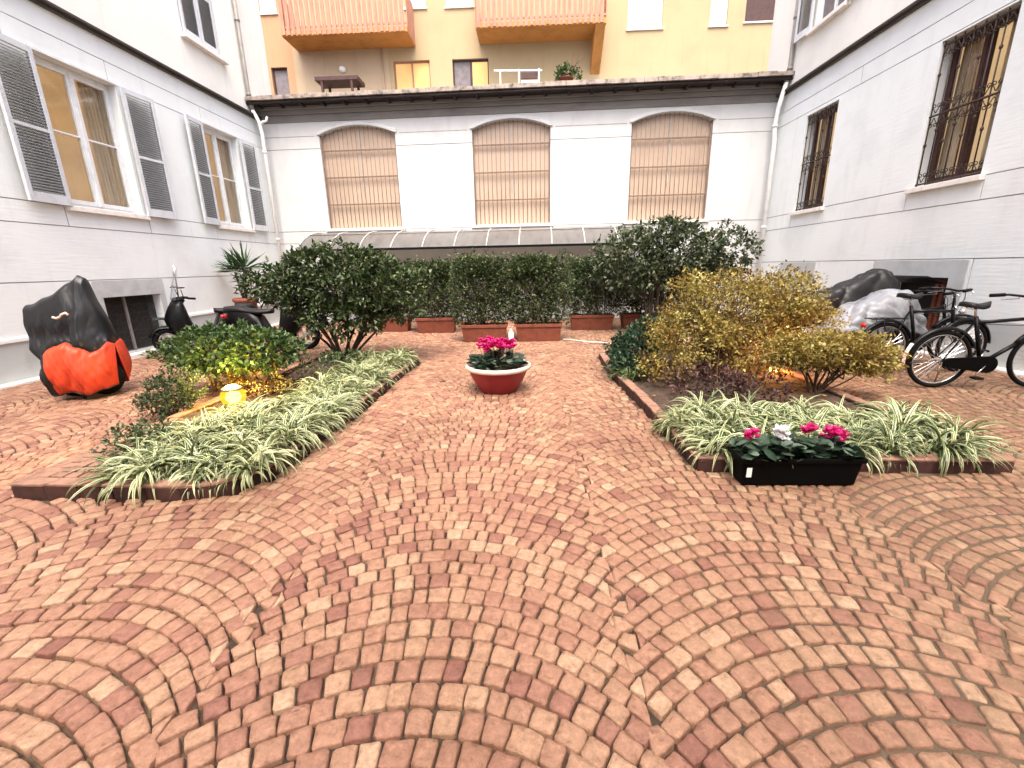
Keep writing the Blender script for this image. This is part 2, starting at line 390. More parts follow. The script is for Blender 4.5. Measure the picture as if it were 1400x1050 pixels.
# porphyry setts laid in segmental arcs, 1.64 m bands running in depth
W_, RAD, DY = 1.64, 1.15, .098
HALF = math.asin(W_/2/RAD)
quads = []
for k in range(-5, 6):
    xc = -.42 + W_*k; ph = 0
    if xc < XA-W_ or xc > XB+W_: continue
    wob = rng.uniform(0, 6)
    for j in range(int((YB-YA+1.2)/DY)):
        y0 = YA - .3 + j*DY + ph
        n = int(round(2*HALF*RAD/rng.uniform(.084,.098)))
        sh = rng.uniform(.3,.7) if j % 2 else 0
        ed = -HALF+2*HALF*np.concatenate([[0], (np.arange(1,n)+sh-.35)/n, [1]]); ed[1:-1] += rng.uniform(-.010, .010, n-1)
        ed = HALF*np.sign(ed)*(np.abs(ed)/HALF)**1.0
        def P(th, yy, dr=0):
            e_ = .5 if abs(abs(th)-HALF) < 1e-6 else 0
            kk = k+(1 if th > 0 else 0); se = .042*sin(kk*37.7+j*12.9898+(j % 2)*3.1) if e_ else 0
            fr = 1-(abs(th)/HALF)**2
            return np.array([xc+se+(RAD+dr)*sin(th)+fr*.014*sin(yy*2.1+wob), yy+(RAD+dr)*cos(th)-RAD*.82+fr*.022*sin(yy*1.7+th*3+wob)])
        for i in range(n):
            a, b = ed[i], ed[i+1]
            q = np.array([P(a,y0), P(b,y0), P(b,y0,DY*cos(b)) if i < n-1 else P(b,y0+DY), P(a,y0,DY*cos(a)) if i else P(a,y0+DY)])
            quads.append(q)
quads = np.array(quads)
C0 = quads.mean(1)
def near_kerb(poly, X, Y, d):
    r = inside(poly, X, Y)
    for dx, dy in ((d,0),(-d,0),(0,d),(0,-d)): r |= inside(poly, X+dx, Y+dy)
    return r
keep = (C0[:,0] > XA+.06) & (C0[:,0] < XB-.06) & (C0[:,1] > YA) & (C0[:,1] < YB-.05)
keep &= ~inside(BEDL, C0[:,0], C0[:,1]) & ~inside(BEDR, C0[:,0], C0[:,1])
_d1 = quads[:,2]-quads[:,0]; _d2 = quads[:,3]-quads[:,1]
keep &= np.abs(_d1[:,0]*_d2[:,1]-_d1[:,1]*_d2[:,0])/2 > .0016
keep &= rng.uniform(size=len(C0)) > .0008
quads = quads[keep]; C0 = C0[keep]; n = len(quads)
quads = quads + rng.normal(0, .0026, quads.shape)
ctr = quads.mean(1, keepdims=True)
gap = (rng.uniform(.0020, .0056, n) + .0035*np.clip((C0[:,0]-.4)/2.0, 0, 1))[:,None]
e1 = np.linalg.norm(quads[:,1]-quads[:,0], axis=1)[:,None]; e2 = np.linalg.norm(quads[:,3]-quads[:,0], axis=1)[:,None]
f1 = 1-2*gap/e1; f2 = 1-2*gap/e2
ua = quads[:,1]-quads[:,0]; va = quads[:,3]-quads[:,0]
cc = ctr[:,0]
def corner(su, sv):
    # corner of the shrunken quad by bilinear position
    u = .5+su*.5*f1; v = .5+sv*.5*f2
    return (quads[:,0]*(1-u)*(1-v) + quads[:,1]*u*(1-v) + quads[:,2]*u*v + quads[:,3]*(1-u)*v)
cs = [corner(-1,-1), corner(1,-1), corner(1,1), corner(-1,1)]
outl = []
for i in range(4):
    a, b, c_ = cs[i-1], cs[i], cs[(i+1) % 4]
    k1 = rng.uniform(.03, .17, n)[:,None]; k2 = rng.uniform(.03, .17, n)[:,None]
    outl += [b+(a-b)*k1, b+(c_-b)*k2]
    mid = (b+c_)/2; outl.append(mid+(cc-mid)*rng.uniform(-.07, .07, n)[:,None])
outl = np.stack(outl, 1)                       # n,12,2
K = outl.shape[1]
top = rng.normal(0, .0022, n); tx = rng.normal(0, .03, n); ty = rng.normal(0, .03, n)
def lay(o, z):
    d = o - ctr
    zz = z + top[:,None] + (d[:,:,0]*tx[:,None] + d[:,:,1]*ty[:,None])*.6
    return np.concatenate([o, zz[:,:,None]], 2)
rA = lay(outl, -.035); rB = lay(outl, -.0075); rC = lay(ctr+(outl-ctr)*.93, -.0012); rD = lay(ctr+(outl-ctr)*.55, .0006)
rD[:,:,2] += rng.normal(0, .0022, (n, K)); rC[:,:,2] += rng.normal(0, .0014, (n, K))
V = np.concatenate([rA, rB, rC, rD], 1).reshape(-1, 3)
base = (np.arange(n)*4*K)[:,None]
polys = []
for s_ in range(3):
    for i in range(K):
        a = s_*K+i; b = s_*K+(i+1) % K
        polys.append(np.stack([base[:,0]+a, base[:,0]+b, base[:,0]+b+K, base[:,0]+a+K], 1))
polys.append(base + 3*K + np.arange(K)[None,:])
tag(link('cobbled_paving', np_mesh('cobbled_paving', V, polys), M['sett']), kind='structure')

# ------------------------------------------------------------------ facades
def subtract(a, b, cuts):
    cuts = sorted(cuts); out = []; x = a
    for c, d in cuts:
        if c > x: out.append((x, min(c, b)))
        x = max(x, d)
        if x >= b: break
    if x < b: out.append((x, b))
    return [(p, q) for p, q in out if q-p > 1e-4]

def wall_panels(mb, gr, sg, s0, s1, bands, ops, gap=.015, th=.32, vcuts=()):
    """bands: list of (z0,z1,groove_on_top); ops: (a,b,z0,z1) openings; vcuts: (s,z0,z1) vertical joints"""
    def bx(m, x0, x1, a, b, z0, z1):
        y0, y1 = sorted((sg*a, sg*b)); m.box(x0, x1, y0, y1, z0, z1)
    for z0, z1, gv in bands:
        zt = z1-gap if gv else z1
        zs = sorted({z0, zt} | {z for o in ops for z in o[2:4] if z0 < z < zt})
        for za, zb in zip(zs[:-1], zs[1:]):
            cuts = [(o[0], o[1]) for o in ops if o[2] < zb-1e-4 and o[3] > za+1e-4]
            cuts += [(s-.009, s+.009) for s, u, v in vcuts if u < zb-1e-4 and v > za+1e-4]
            for a, b in subtract(s0, s1, cuts): bx(mb, -th, 0, a, b, za, zb)
            for s, u, v in vcuts:
                if u < zb-1e-4 and v > za+1e-4: bx(gr, -th, -.016, s-.009, s+.009, za, zb)
        if gv:
            cuts = [(o[0], o[1]) for o in ops if o[2] < z1-1e-4 and o[3] > zt+1e-4]
            for a, b in subtract(s0, s1, cuts): bx(gr, -th, -.018, a, b, zt, z1)

def casement(root, sg, a, b, z0, z1, tall=False, room='room', depth=.14, bars=1, curtain=True, lintel=True):
    """wooden two leaf window: frame, panes, sill, curtain and the lit room behind it"""
    y0, y1 = sorted((sg*a, sg*b)); ym = (y0+y1)/2; x = -depth
    m = MB(); fw = .055
    m.box(x-.06, x, y0+.002, y0+fw, z0+.002, z1-.002); m.box(x-.06, x, y1-fw, y1-.002, z0+.002, z1-.002)
    m.box(x-.06, x, y0+fw, y1-fw, z0+.002, z0+fw); m.box(x-.06, x, y0+fw, y1-fw, z1-fw, z1-.002)
    m.box(x-.055, x+.012, ym-.03, ym+.03, z0+fw, z1-fw)
    m.box(x-.05, x+.022, ym-.014, ym+.014, z0+fw, z1-fw)
    for p, q in ((y0+fw, ym-.03), (ym+.03, y1-fw)):
        m.box(x-.05, x+.006, p, p+.038, z0+fw, z1-fw); m.box(x-.05, x+.006, q-.038, q, z0+fw, z1-fw)
        m.box(x-.05, x+.006, p+.038, q-.038, z0+fw, z0+fw+.07); m.box(x-.05, x+.006, p+.038, q-.038, z1-fw-.06, z1-fw)
        for i in range(bars):
            zz = z0+(z1-z0)*(i+1)/(bars+1)+.06
            m.box(x-.035, x+.004, p+.038, q-.038, zz-.014, zz+.014)
    wf = m.build('window', M['whitewood'] if room == 'room' else M['darkwood'], root, bevel=.004)
    p = MB(); p.add([(x-.03,y0+fw,z0+fw),(x-.03,y1-fw,z0+fw),(x-.03,y1-fw,z1-fw),(x-.03,y0+fw,z1-fw)], [(0,1,2,3)])
    p.build('pane', M['glass'], wf)
    r = MB(); d = 1.6
    r.add([(x-.07,y0-.5,z0-.3),(x-.07,y1+.5,z0-.3),(x-d,y1+.5,z0-.3),(x-d,y0-.5,z0-.3),
           (x-.07,y0-.5,z1+.25),(x-.07,y1+.5,z1+.25),(x-d,y1+.5,z1+.25),(x-d,y0-.5,z1+.25)],
          [(0,1,2,3),(4,7,6,5),(1,5,6,2),(0,3,7,4),(3,2,6,7)])
    r.build('room', M[room], wf)
    f = MB()                                           # dim furniture and a picture on the far wall
    f.box(x-d+.02, x-d+.5, y0-.3, ym-.05, z0-.3, z0+.34); f.box(x-d+.02, x-d+.06, ym+.12, ym+.52, z0+.95, z0+1.5)
    f.build('furniture', M['darkwood'], wf)
    lb = MB(); lb.lathe([(.001,.10),(.05,.08),(.07,.02),(.05,-.04),(.001,-.06)], (x-.9, ym+.18, z0+.42), 12)
    lb.build('lamp', M['bulb'], wf, True)
    if curtain:
        for q0, q1 in ((y0+.02, y0+.30), (y1-.42, y1-.02)):
            c = MB(); n = 28
            top = [(x-.16+.03*sin(i*1.25), q0+(q1-q0)*i/n, z1-.03) for i in range(n+1)]
            bot = [(x-.16+.045*sin(i*1.25+.5), q0+(q1-q0)*(i/n)*.85, z0+.03) for i in range(n+1)]
            c.loft([top, bot], closed=False); c.build('curtain', M['tancurtain'], wf, True)
    s = MB(); s.box(-depth+.001, .075, y0-.07, y1+.07, z0-.085, z0-.004)
    s.build('sill', M['sill'], wf, bevel=.008)
    if lintel:
        s = MB(); s.box(.0015, .03, y0-.02, y1+.02, z1+.004, z1+.05); s.build('lintel', M['whitewood'], wf, bevel=.004)
    return wf

def shutter_leaf(root, sg, s_hinge, s_free, z0, z1, ang=6, x=.045, label=None):
    """louvred leaf lying open against the wall, hinge side at s_hinge"""
    y0 = sg*s_hinge; wd = abs(s_free-s_hinge); dr = 1 if sg*(s_free-s_hinge) > 0 else -1
    m = MB(); t = .045; st = .07; H = z1-z0
    m.box(0, t, 0, st, 0, H); m.box(0, t, wd-st, wd, 0, H)
    m.box(.001, t-.001, st, wd-st, 0, .14); m.box(.001, t-.001, st, wd-st, H-.09, H); m.box(.001, t-.001, st, wd-st, H*.47, H*.47+.05)
    o = m.build('shutter', M['shutter'], root, bevel=.004)
    sl = MB(); n = int((H-.23)/.042)
    for i in range(n):
        zz = .15+i*.042
        if H*.47-.01 < zz < H*.47+.05: continue
        sl.add([(.004,st-.004,zz+.030),(.004,wd-st+.004,zz+.030),(t-.004,wd-st+.004,zz),(t-.004,st-.004,zz),
                (.004,st-.004,zz+.037),(.004,wd-st+.004,zz+.037),(t-.004,wd-st+.004,zz+.007),(t-.004,st-.004,zz+.007)],
               [(0,3,2,1),(4,5,6,7),(0,1,5,4),(1,2,6,5),(2,3,7,6),(3,0,4,7)])
    sl.build('slats', M['slat'], o)
    o.location = (x, y0, z0)
    if dr < 0: o.scale = (1, -1, 1)
    o.rotation_euler = (0, 0, -R(ang)*dr)
    return o

def wrought_grille(wf, sg, a, b, z0, z1):
    """bars with collars and rows of paired scrolls"""
    y0, y1 = sorted((sg*a, sg*b)); m = MB(); x = -.035; W = y1-y0; nb = 8
    zm = (z0+z1)/2
    ys = [y0+.03+(W-.06)*i/(nb-1) for i in range(nb)]
    for i, y in enumerate(ys):
        m.tube([(x,y,z0+.01),(x,y,z1-.01)], .010, 6)
        for zz in ((z0*.7+z1*.3, z0*.22+z1*.78) if i % 2 == 0 else (z0*.75+z1*.25+.3,)):
            m.lathe([(.010,-.03),(.022,-.012),(.022,.012),(.010,.03)], (x,y,zz), 6)
    for zz in (z0+.04, zm, z1-.06):
        m.box(x-.009, x+.009, y0+.004, y1-.004, zz-.012, zz+.012)
    def scroll(cy, cz, r, sy, sz):
        pts = []
        for k in range(15):
            th = k/14*2.1*pi; rr = r*(1-.72*k/14)
            pts.append((x+.006, cy+sy*(rr*cos(th)-r), cz+sz*rr*sin(th)))
        m.tube(pts, .0065, 5)
    for i in range(nb-1):
        yc = (ys[i]+ys[i+1])/2
        for zc, d in ((z0+.07,1),(zm+.035,1),(zm-.035,-1),(z1-.09,-1)):
            for s in (-1,1):
                scroll(yc+s*.005+s*.07, zc+d*.10, .036, s, d)
                m.tube([(x+.006, yc+s*.004, zc), (x+.006, yc+s*.03, zc+d*.05), (x+.006, yc+s*.072, zc+d*.10)], .0065, 5)
    return m.build('grille', M['grille'], wf, True)

ZB = [0, .64, 1.42, 2.27, 2.59, 4.79, 5.12, 5.46]
# ---- left building
BL = thing('apartment_building', 'white building on the left with louvred shutters and a covered motorcycle below', 'building', (-7.464,0,0), -R(.534))
ops = [(7.27,8.66,2.59,4.768), (10.72,11.97,2.59,4.768), (7.42,8.62,.10,1.11), (10.70,11.92,6.45,8.75)]
w_, g_ = MB(), MB()
wall_panels(w_, g_, 1, -5, 14.0, [(.64,1.42,True),(1.42,2.27,True),(2.27,2.59,True),(2.59,4.79,True),(4.79,5.12,True),(5.12,5.46,False)], ops,
            vcuts=[(7.18,2.27,2.568),(8.76,2.27,2.568),(10.63,2.27,2.568),(12.08,2.27,2.568),(6.95,4.79,5.098),(8.55,4.79,5.098),(10.8,4.79,5.098)])
w_.build('wall', M['wall'], BL); g_.build('joints', M['groove'], BL)
w_ = MB(); wall_panels(w_, w_, 1, -5, 14.0, [(5.46,9.6,False)], ops); w_.build('upper_wall', M['cream'], BL)
w_ = MB(); wall_panels(w_, w_, 1, -5, 14.0, [(-.05,.58,False)], ops); w_.build('plinth', M['plinth'], BL)
w_ = MB()
for a, b in ((-5,7.28),(8.74,14)): w_.box(-.32, .028, a, b, .58, .64)
w_.build('plinth_moulding', M['wall'], BL, bevel=.008)
w_ = MB(); w_.box(.0015,.13,-5,13.98,5.505,5.545); w_.box(.0015,.06,-5,13.98,5.46,5.505); w_.build('string_course', M['ledge'], BL, bevel=.006)
w_ = MB()
w_.box(-.02,.16,-5,7.38,-.03,.035); w_.box(-.02,.16,7.38,8.66,-.03,.075); w_.box(-.02,.16,8.66,13.0,-.03,.035); w_.build('kerb', M['sill'], BL, bevel=.012)
for a, b, sh in ((7.27,8.66,((7.24,6.58),(8.69,9.34))), (10.72,11.97,((10.69,10.14),(12.0,12.58)))):
    wf = casement(BL, 1, a, b, 2.59, 4.768)
    for h, f_ in sh: shutter_leaf(wf, 1, h, f_, 2.57, 4.765, 5 if f_ < h else 4)
# closed pair of shutters upstairs
m = MB(); m.box(-.11,-.03,10.70,10.76,6.45,8.75); m.box(-.11,-.03,11.86,11.92,6.45,8.75); m.box(-.12,-.09,10.76,11.86,6.45,8.75)
uw = m.build('window', M['whitewood'], BL)
for h, f_ in ((10.765,11.305),(11.855,11.315)): shutter_leaf(uw, 1, h, f_, 6.47, 8.7, 0, -.03)
m = MB(); m.box(.0015,.13,10.62,12.02,6.37,6.448); m.build('sill', M['sill'], uw, bevel=.008)
# basement opening with grey surround and grating
m = MB()
m.box(.0015,.018,7.28,7.42,.02,1.40); m.box(.0015,.018,8.62,8.74,.02,1.40); m.box(.0015,.018,7.42,8.62,1.11,1.40)
bf = m.build('basement_window', M['greypaint'], BL, bevel=.003)
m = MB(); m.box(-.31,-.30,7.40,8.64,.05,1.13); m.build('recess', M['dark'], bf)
m = MB()
for i in range(46): m.box(-.16,-.15,7.43+i*.026,7.437+i*.026,.11,1.10)
for i in range(7): m.box(-.165,-.155,7.43,8.61,.14+i*.16,.148+i*.16)
m.build('grating', M['mesh'], bf)
m = MB(); m.box(-.15,-.115,7.93,7.965,.11,1.10); m.build('mullion', M['pipegrey'], bf)
# rain pipe: grey above, white below, with an elbow at the roof of the low building
m = MB(); m.tube([(.07,12.72,9.55),(.07,12.72,5.9),(.10,12.74,5.62)], .05, 10)
for z in (7.6, 5.95): m.tube([(.07,12.72,z),(.07,12.72,z+.06)], .062, 10)
dp = m.build('downpipe', M['pipegrey'], BL, True)
m = MB(); m.tube([(.10,12.74,5.62),(.20,12.78,5.36),(.23,12.80,5.05),(.20,12.84,4.7),(.20,12.84,.05)], .046, 10)
m.tube([(.21,12.79,5.28),(.30,12.80,5.36),(.40,12.80,5.38),(.43,12.80,5.48)], .032, 8)
for z in (4.6, 2.35): m.tube([(.20,12.84,z),(.20,12.84,z+.06)], .058, 10)
m.build('lower_pipe', M['pipewhite'], dp, True)

m = MB(); m.box(.002,14.05,-5.3,-5.0,-.05,9.6); m.build('added_rear_wall', M['wall'], BL)  # unseen wall added behind the camera so light enters from above
# ---- right building (local y runs back towards the camera)
BR = thing('apartment_building', 'white building on the right with scrolled iron window grilles above the bicycles', 'building', (6.5366,0,0), R(180.534))
ops = [(7.02,8.15,2.64,4.74), (10.43,11.48,2.64,4.70), (10.62,11.66,6.46,8.75), (7.12,8.34,.10,1.20)]
w_, g_ = MB(), MB()
wall_panels(w_, g_, -1, -5, 13.6, [(.64,1.49,True),(1.49,2.30,True),(2.30,2.63,True),(2.63,4.78,True),(4.78,5.09,True),(5.09,5.46,False)], ops,
            vcuts=[(6.95,2.30,2.608),(8.24,2.30,2.608),(10.36,2.30,2.608),(11.58,2.30,2.608),(9.86,4.78,5.068),(6.82,.64,1.468),(10.25,.64,1.468)])
w_.build('wall', M['wall'], BR); g_.build('joints', M['groove'], BR)
w_ = MB(); wall_panels(w_, w_, -1, -5, 13.6, [(5.46,9.6,False)], ops); w_.build('upper_wall', M['cream'], BR)
w_ = MB(); wall_panels(w_, w_, -1, -5, 13.6, [(-.05,.64,False)], ops); w_.build('plinth', M['plinth'], BR)
w_ = MB(); w_.box(.0015,.13,-13.58,5,5.505,5.545); w_.box(.0015,.06,-13.58,5,5.46,5.505); w_.build('string_course', M['ledge'], BR, bevel=.006)
w_ = MB(); w_.box(-.02,.14,-12.7,5,-.03,.035); w_.build('kerb', M['sill'], BR, bevel=.012)
for a, b, zt in ((7.02,8.15,4.74),(10.43,11.48,4.70)):
    wf = casement(BR, -1, a, b, 2.64, zt, room='roomyellow', depth=.2, lintel=False)
    wrought_grille(wf, -1, a, b, 2.64, zt)
m = MB()
for z in (7.6,): m.box(-.13,-.07,-11.66,-10.62,z-.03,z+.03)
m.box(-.14,-.06,-11.66,-11.60,6.46,8.75); m.box(-.14,-.06,-10.68,-10.62,6.46,8.75); m.box(-.14,-.06,-11.17,-11.11,6.46,8.75); m.box(-.14,-.06,-11.6,-10.68,6.46,6.53)
uw = m.build('window', M['whitewood'], BR)
m = MB(); m.add([(-.10,-11.6,6.5),(-.10,-10.68,6.5),(-.10,-10.68,8.75),(-.10,-11.6,8.75)], [(0,1,2,3)]); m.build('pane', M['bluegreypaint'], uw)
for h, f_ in ((11.69,12.22),(10.59,10.06)): shutter_leaf(uw, -1, h, f_, 6.44, 8.72, 5)
m = MB(); m.box(.0015,.13,-11.76,-10.52,6.38,6.458); m.build('sill', M['sill'], uw, bevel=.008)
m = MB()
m.box(.0015,.018,-8.66,-8.34,.02,1.47); m.box(.0015,.018,-7.12,-6.86,.02,1.47); m.box(.0015,.018,-8.34,-7.12,1.20,1.47)
bf = m.build('basement_window', M['greypaint'], BR, bevel=.003)
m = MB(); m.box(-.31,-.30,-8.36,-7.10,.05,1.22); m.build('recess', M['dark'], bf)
m = MB()
m.obox((.16,-7.72,1.17),(.02,0,.015),(0,.60,0),(.15,0,.05)); m.build('flap', M['blackmetal'], bf)
m = MB()
for i in range(3): m.box(-.12,-.08,-7.42+i*.1,-7.36+i*.1,.11,1.18)
m.build('boards', M['terra'], bf)
m = MB(); m.box(.0015,.014,-10.25,-11.75+3.0,.02,1.465) if False else m.box(.0015,.014,-11.75,-10.35,.02,1.465); m.build('grey_panel', M['greypaint'], BR)
m = MB(); m.tube([(.07,-12.36,9.55),(.07,-12.36,5.95),(.10,-12.38,5.7)], .05, 10)
for z in (9.2, 7.0, 5.95): m.tube([(.07,-12.36,z),(.07,-12.36,z+.06)], .062, 10)
dp = m.build('downpipe', M['pipegrey'], BR, True)
m = MB(); m.tube([(.10,-12.38,5.7),(.17,-12.46,5.2),(.19,-12.5,4.8),(.15,-12.5,4.4),(.15,-12.5,.05)], .052, 10)
for z in (4.75, 2.35): m.tube([(.15 if z < 4 else .185,-12.5,z),(.15 if z < 4 else .185,-12.5,z+.06)], .064, 10)
m.build('lower_pipe', M['pipewhite'], dp, True)

# ---- low back building with three arched windows
BB = thing('low_building', 'low white building across the back with three arched barred windows', 'building', (0,12.93,0), R(-91.4954))
AW = [(-5.70,-3.58), (-1.48,.62), (2.74,4.82)]
SPR, RISE, SILL = 5.055, .215, 2.65
ops = [(a,b,SILL,SPR) for a, b in AW]
SA, SB = -7.44, 6.52
w_, g_ = MB(), MB()
wall_panels(w_, g_, 1, SA, SB, [(-.05,1.46,True),(1.46,2.27,True),(2.27,2.60,True),(2.60,4.75,True),(4.75,SPR,False)], ops)
# the top band follows the arches
def arch_z(a, b, s):
    c = (a+b)/2; h = (b-a)/2; Rr = (h*h+RISE*RISE)/(2*RISE)
    return SPR + math.sqrt(max(Rr*Rr-(s-c)**2, 0)) - (Rr-RISE)
for a, b in subtract(SA, SB, AW):
    w_.box(-.32, 0, a, b, SPR, 5.40)
    g_.box(-.05, .0012, a+.12, b-.12, SPR-.012, SPR+.008)
for a, b in AW:
    n = 24
    for i in range(n):
        s, t = a+(b-a)*i/n, a+(b-a)*(i+1)/n; zs, zt = arch_z(a,b,s), arch_z(a,b,t)
        w_.add([(0,s,zs),(0,t,zt),(0,t,5.40),(0,s,5.40),(-.32,s,zs),(-.32,t,zt)], [(0,1,2,3),(0,4,5,1)])
w_.build('wall', M['wallback'], BB); g_.build('joints', M['groove'], BB)
m = MB(); m.box(-.32,.03,SA,SB,5.40,5.57); m.box(-.32,.075,SA,SB,5.575,5.68); m.box(-.32,.13,SA,SB,5.685,5.765)
m.build('cornice', M['cornice'], BB, bevel=.01)
m = MB(); m.box(-6.5,.44,SA,SB,5.77,5.80)
for i in range(24): m.box(.13,.43,SA+.3+i*.585,SA+.36+i*.585,5.715,5.769)
rf = m.build('roof', M['soffit'], BB)
m = MB(); m.tube([(.45,SA,5.76),(.45,SB,5.76)], .032, 10)
for i in range(6): m.box(.40,.49,SA+1.3+i*2.2,SA+1.325+i*2.2,5.71,5.80)
m.build('gutter', M['soffit'], rf, True)
m = MB()
y = SA
while y < SB-.05:
    wd = random.uniform(.28,.75); wd = min(wd, SB-y)
    m.box(-.25, .52+random.uniform(-.012,.012), y+.003, y+wd-.003, 5.805+random.uniform(0,.006), 5.905+random.uniform(-.010,.014)); y += wd
m.build('eave_tiles', M['eave'], rf, bevel=.006)
for a, b in AW:
    n = 24; x = -.15
    m = MB(); ps = [(x,a,SILL)] + [(x,b,SILL)] + [(x, b-(b-a)*i/n, arch_z(a,b,b-(b-a)*i/n)) for i in range(n+1)]
    m.add(ps, [tuple(range(len(ps)))])
    wf = m.build('window', M['frost'], BB)
    m = MB(); nb = 18
    for i in range(nb):
        s = a+.03+(b-a-.06)*i/(nb-1); m.tube([(-.06,s,SILL),(-.06,s,arch_z(a,b,s))], .0095, 5)
    m.build('bars', M['bar'], wf, True)
    m = MB()
    for fz in (.245, .515, .775): m.box(-.075,-.045,a,b,SILL+(SPR+RISE-SILL)*fz-.016,SILL+(SPR+RISE-SILL)*fz+.016)
    m.box(-.07,-.05,a,a+.03,SILL,SPR); m.box(-.07,-.05,b-.03,b,SILL,SPR)
    m.build('rails', M['barrail'], wf)
    m = MB(); c = (a+b)/2
    m.box(-.13,-.115,c-.011,c+.011,SILL+.9,arch_z(a,b,c)-.01); m.build('mullion', M['riblight'], wf)
    m = MB(); n = 26; rin, rout = [], []
    e = .10
    R1 = []
    for i in range(n+1):
        s = a-.05+(b-a+.10)*i/n; sc = min(max(s,a),b)
        z = arch_z(a,b,sc); R1.append([(.0015,s,z+.012),(.045,s,z+.012),(.045,s,z+.075),(.03,s,z+.095),(.0015,s,z+.10)])
    m.loft(R1); m.build('arch_trim', M['wallback'], wf)
    m = MB(); m.box(-.13,.05,a-.10,b+.10,SILL-.075,SILL-.004); m.build('sill', M['sill'], wf, bevel=.006)

# ---- glazed canopy on the back wall
cn = thing('glass_canopy', 'long grey glazed canopy with curved ribs below the arched windows', 'canopy', (0,12.93,0), R(-91.4954))
prof = [(0.02,2.525),(.35,2.50),(.75,2.42),(1.10,2.28),(1.35,2.13),(1.50,2.01)]
M['canopyglass'] = surf('canopy_sheet', (.13,.125,.118), .3, .15, 2.5, stretch=(1,3,1))
_t = M['canopyglass'].node_tree; _tr = N(_t, 'ShaderNodeBsdfTranslucent'); _tr.inputs[0].default_value = (.5,.49,.45,1)
_ms = N(_t, 'ShaderNodeMixShader'); _ms.inputs[0].default_value = .16
_t.links.new(_t.nodes['Principled BSDF'].outputs[0], _ms.inputs[1]); _t.links.new(_tr.outputs[0], _ms.inputs[2]); _t.links.new(_ms.outputs[0], _t.nodes['Material Output'].inputs[0])
m = MB(); ca, cb = -5.95, 3.1
m.loft([[(x, ca, z) for x, z in prof], [(x, cb, z) for x, z in prof]], closed=False)
m.build('sheet', M['canopyglass'], cn, True)
for i in range(12):
    s = ca+(cb-ca)*i/11
    m = MB(); m.tube([(x+.006, s, z+.012) for x, z in prof], .016, 6); m.build('rib', M['riblight'], cn, True)
m = MB(); m.box(1.47,1.53,ca-.03,cb+.03,1.965,2.02); m.build('edge_bar', M['blackmetal'], cn)
m = MB(); m.tube([(.75,ca,2.43),(.75,cb,2.43)], .012, 6); m.build('purlin', M['pipegrey'], cn, True)
for s in (-5.4, 2.4):
    m = MB(); m.tube([(0,s,1.55),(.7,s,1.9),(1.45,s,1.98)], .018, 6); m.build('bracket', M['pipegrey'], cn, True)

# ---- yellow apartment house beyond the low roof
FY = 18.0
BY = thing('apartment_building', 'tall yellow and orange apartment building with wooden balconies beyond the low roof', 'building', (0,FY,0), R(-90))
# local: x outward (towards the court), y = world x
ops = [(-9.32,-8.72,7.3,8.67),(-9.45,-8.83,10.33,12.0),(-4.80,-3.48,6.6,8.72),(-2.66,-1.36,6.6,8.71),(-4.22,-3.50,10.30,12.0),(-2.80,-1.84,10.28,12.0),
       (3.53,4.72,9.40,11.2),(6.34,6.93,9.40,11.2),(7.52,8.70,9.47,11.0)]
m = MB(); wall_panels(m, m, 1, -8.45, 14, [(-.05,15,False)], [o for o in ops if o[0] > -8.4]); m.build('wall', M['yellowwall'], BY)
m = MB(); wall_panels(m, m, 1, -14, -8.45, [(-.05,15,False)], [o for o in ops if o[0] < -8.4]); m.build('side_wall', M['orangewall'], BY)
m = MB(); m.box(.0015,.02,-8.4,-4.95,6.0,9.22); m.build('loggia_wall', M['palewall'], BY)
def plain_window(a, b, z0, z1, mat, mull=True, frame='whitepaint', curtain=None):
    m = MB(); x = -.10; f = .05
    m.box(x-.04,x,a,a+f,z0,z1); m.box(x-.04,x,b-f,b,z0,z1); m.box(x-.04,x,a+f,b-f,z0,z0+f); m.box(x-.04,x,a+f,b-f,z1-f,z1)
    if mull: m.box(x-.03,x+.01,(a+b)/2-.03,(a+b)/2+.03,z0+f,z1-f)
    wf = m.build('window', M[frame], BY)
    p = MB(); p.add([(x-.025,a+f,z0+f),(x-.025,b-f,z0+f),(x-.025,b-f,z1-f),(x-.025,a+f,z1-f)], [(0,1,2,3)]); p.build('pane', M[mat], wf)
    s = MB(); s.box(-.08,.05,a-.05,b+.05,z0-.05,z0-.003); s.build('sill', M['sill'], wf)
    return wf
M['whiteblind'] = surf('white_blind', (.82,.82,.82), .5, .03, 4, stretch=(1,1,20))
M['orangeglow'] = room_mat('lit_orange_curtain', (.75,.42,.16), .15)
plain_window(*ops[0], 'bluegreypaint', False, 'darkwood'); plain_window(*ops[1], 'whiteblind', False)
plain_window(*ops[2], 'orangeglow', True, 'balcwood'); wv = plain_window(*ops[3], 'bluegreypaint', True, 'darkwood')
m = MB(); m.box(-.09,-.08,-1.95,-1.40,6.65,8.62); m.build('curtain', M['orangeglow'], wv)
for o in ops[4:8]: plain_window(*o, 'whiteblind', o[1]-o[0] > 1)
plain_window(*ops[8], 'darkwood', False, 'darkwood')
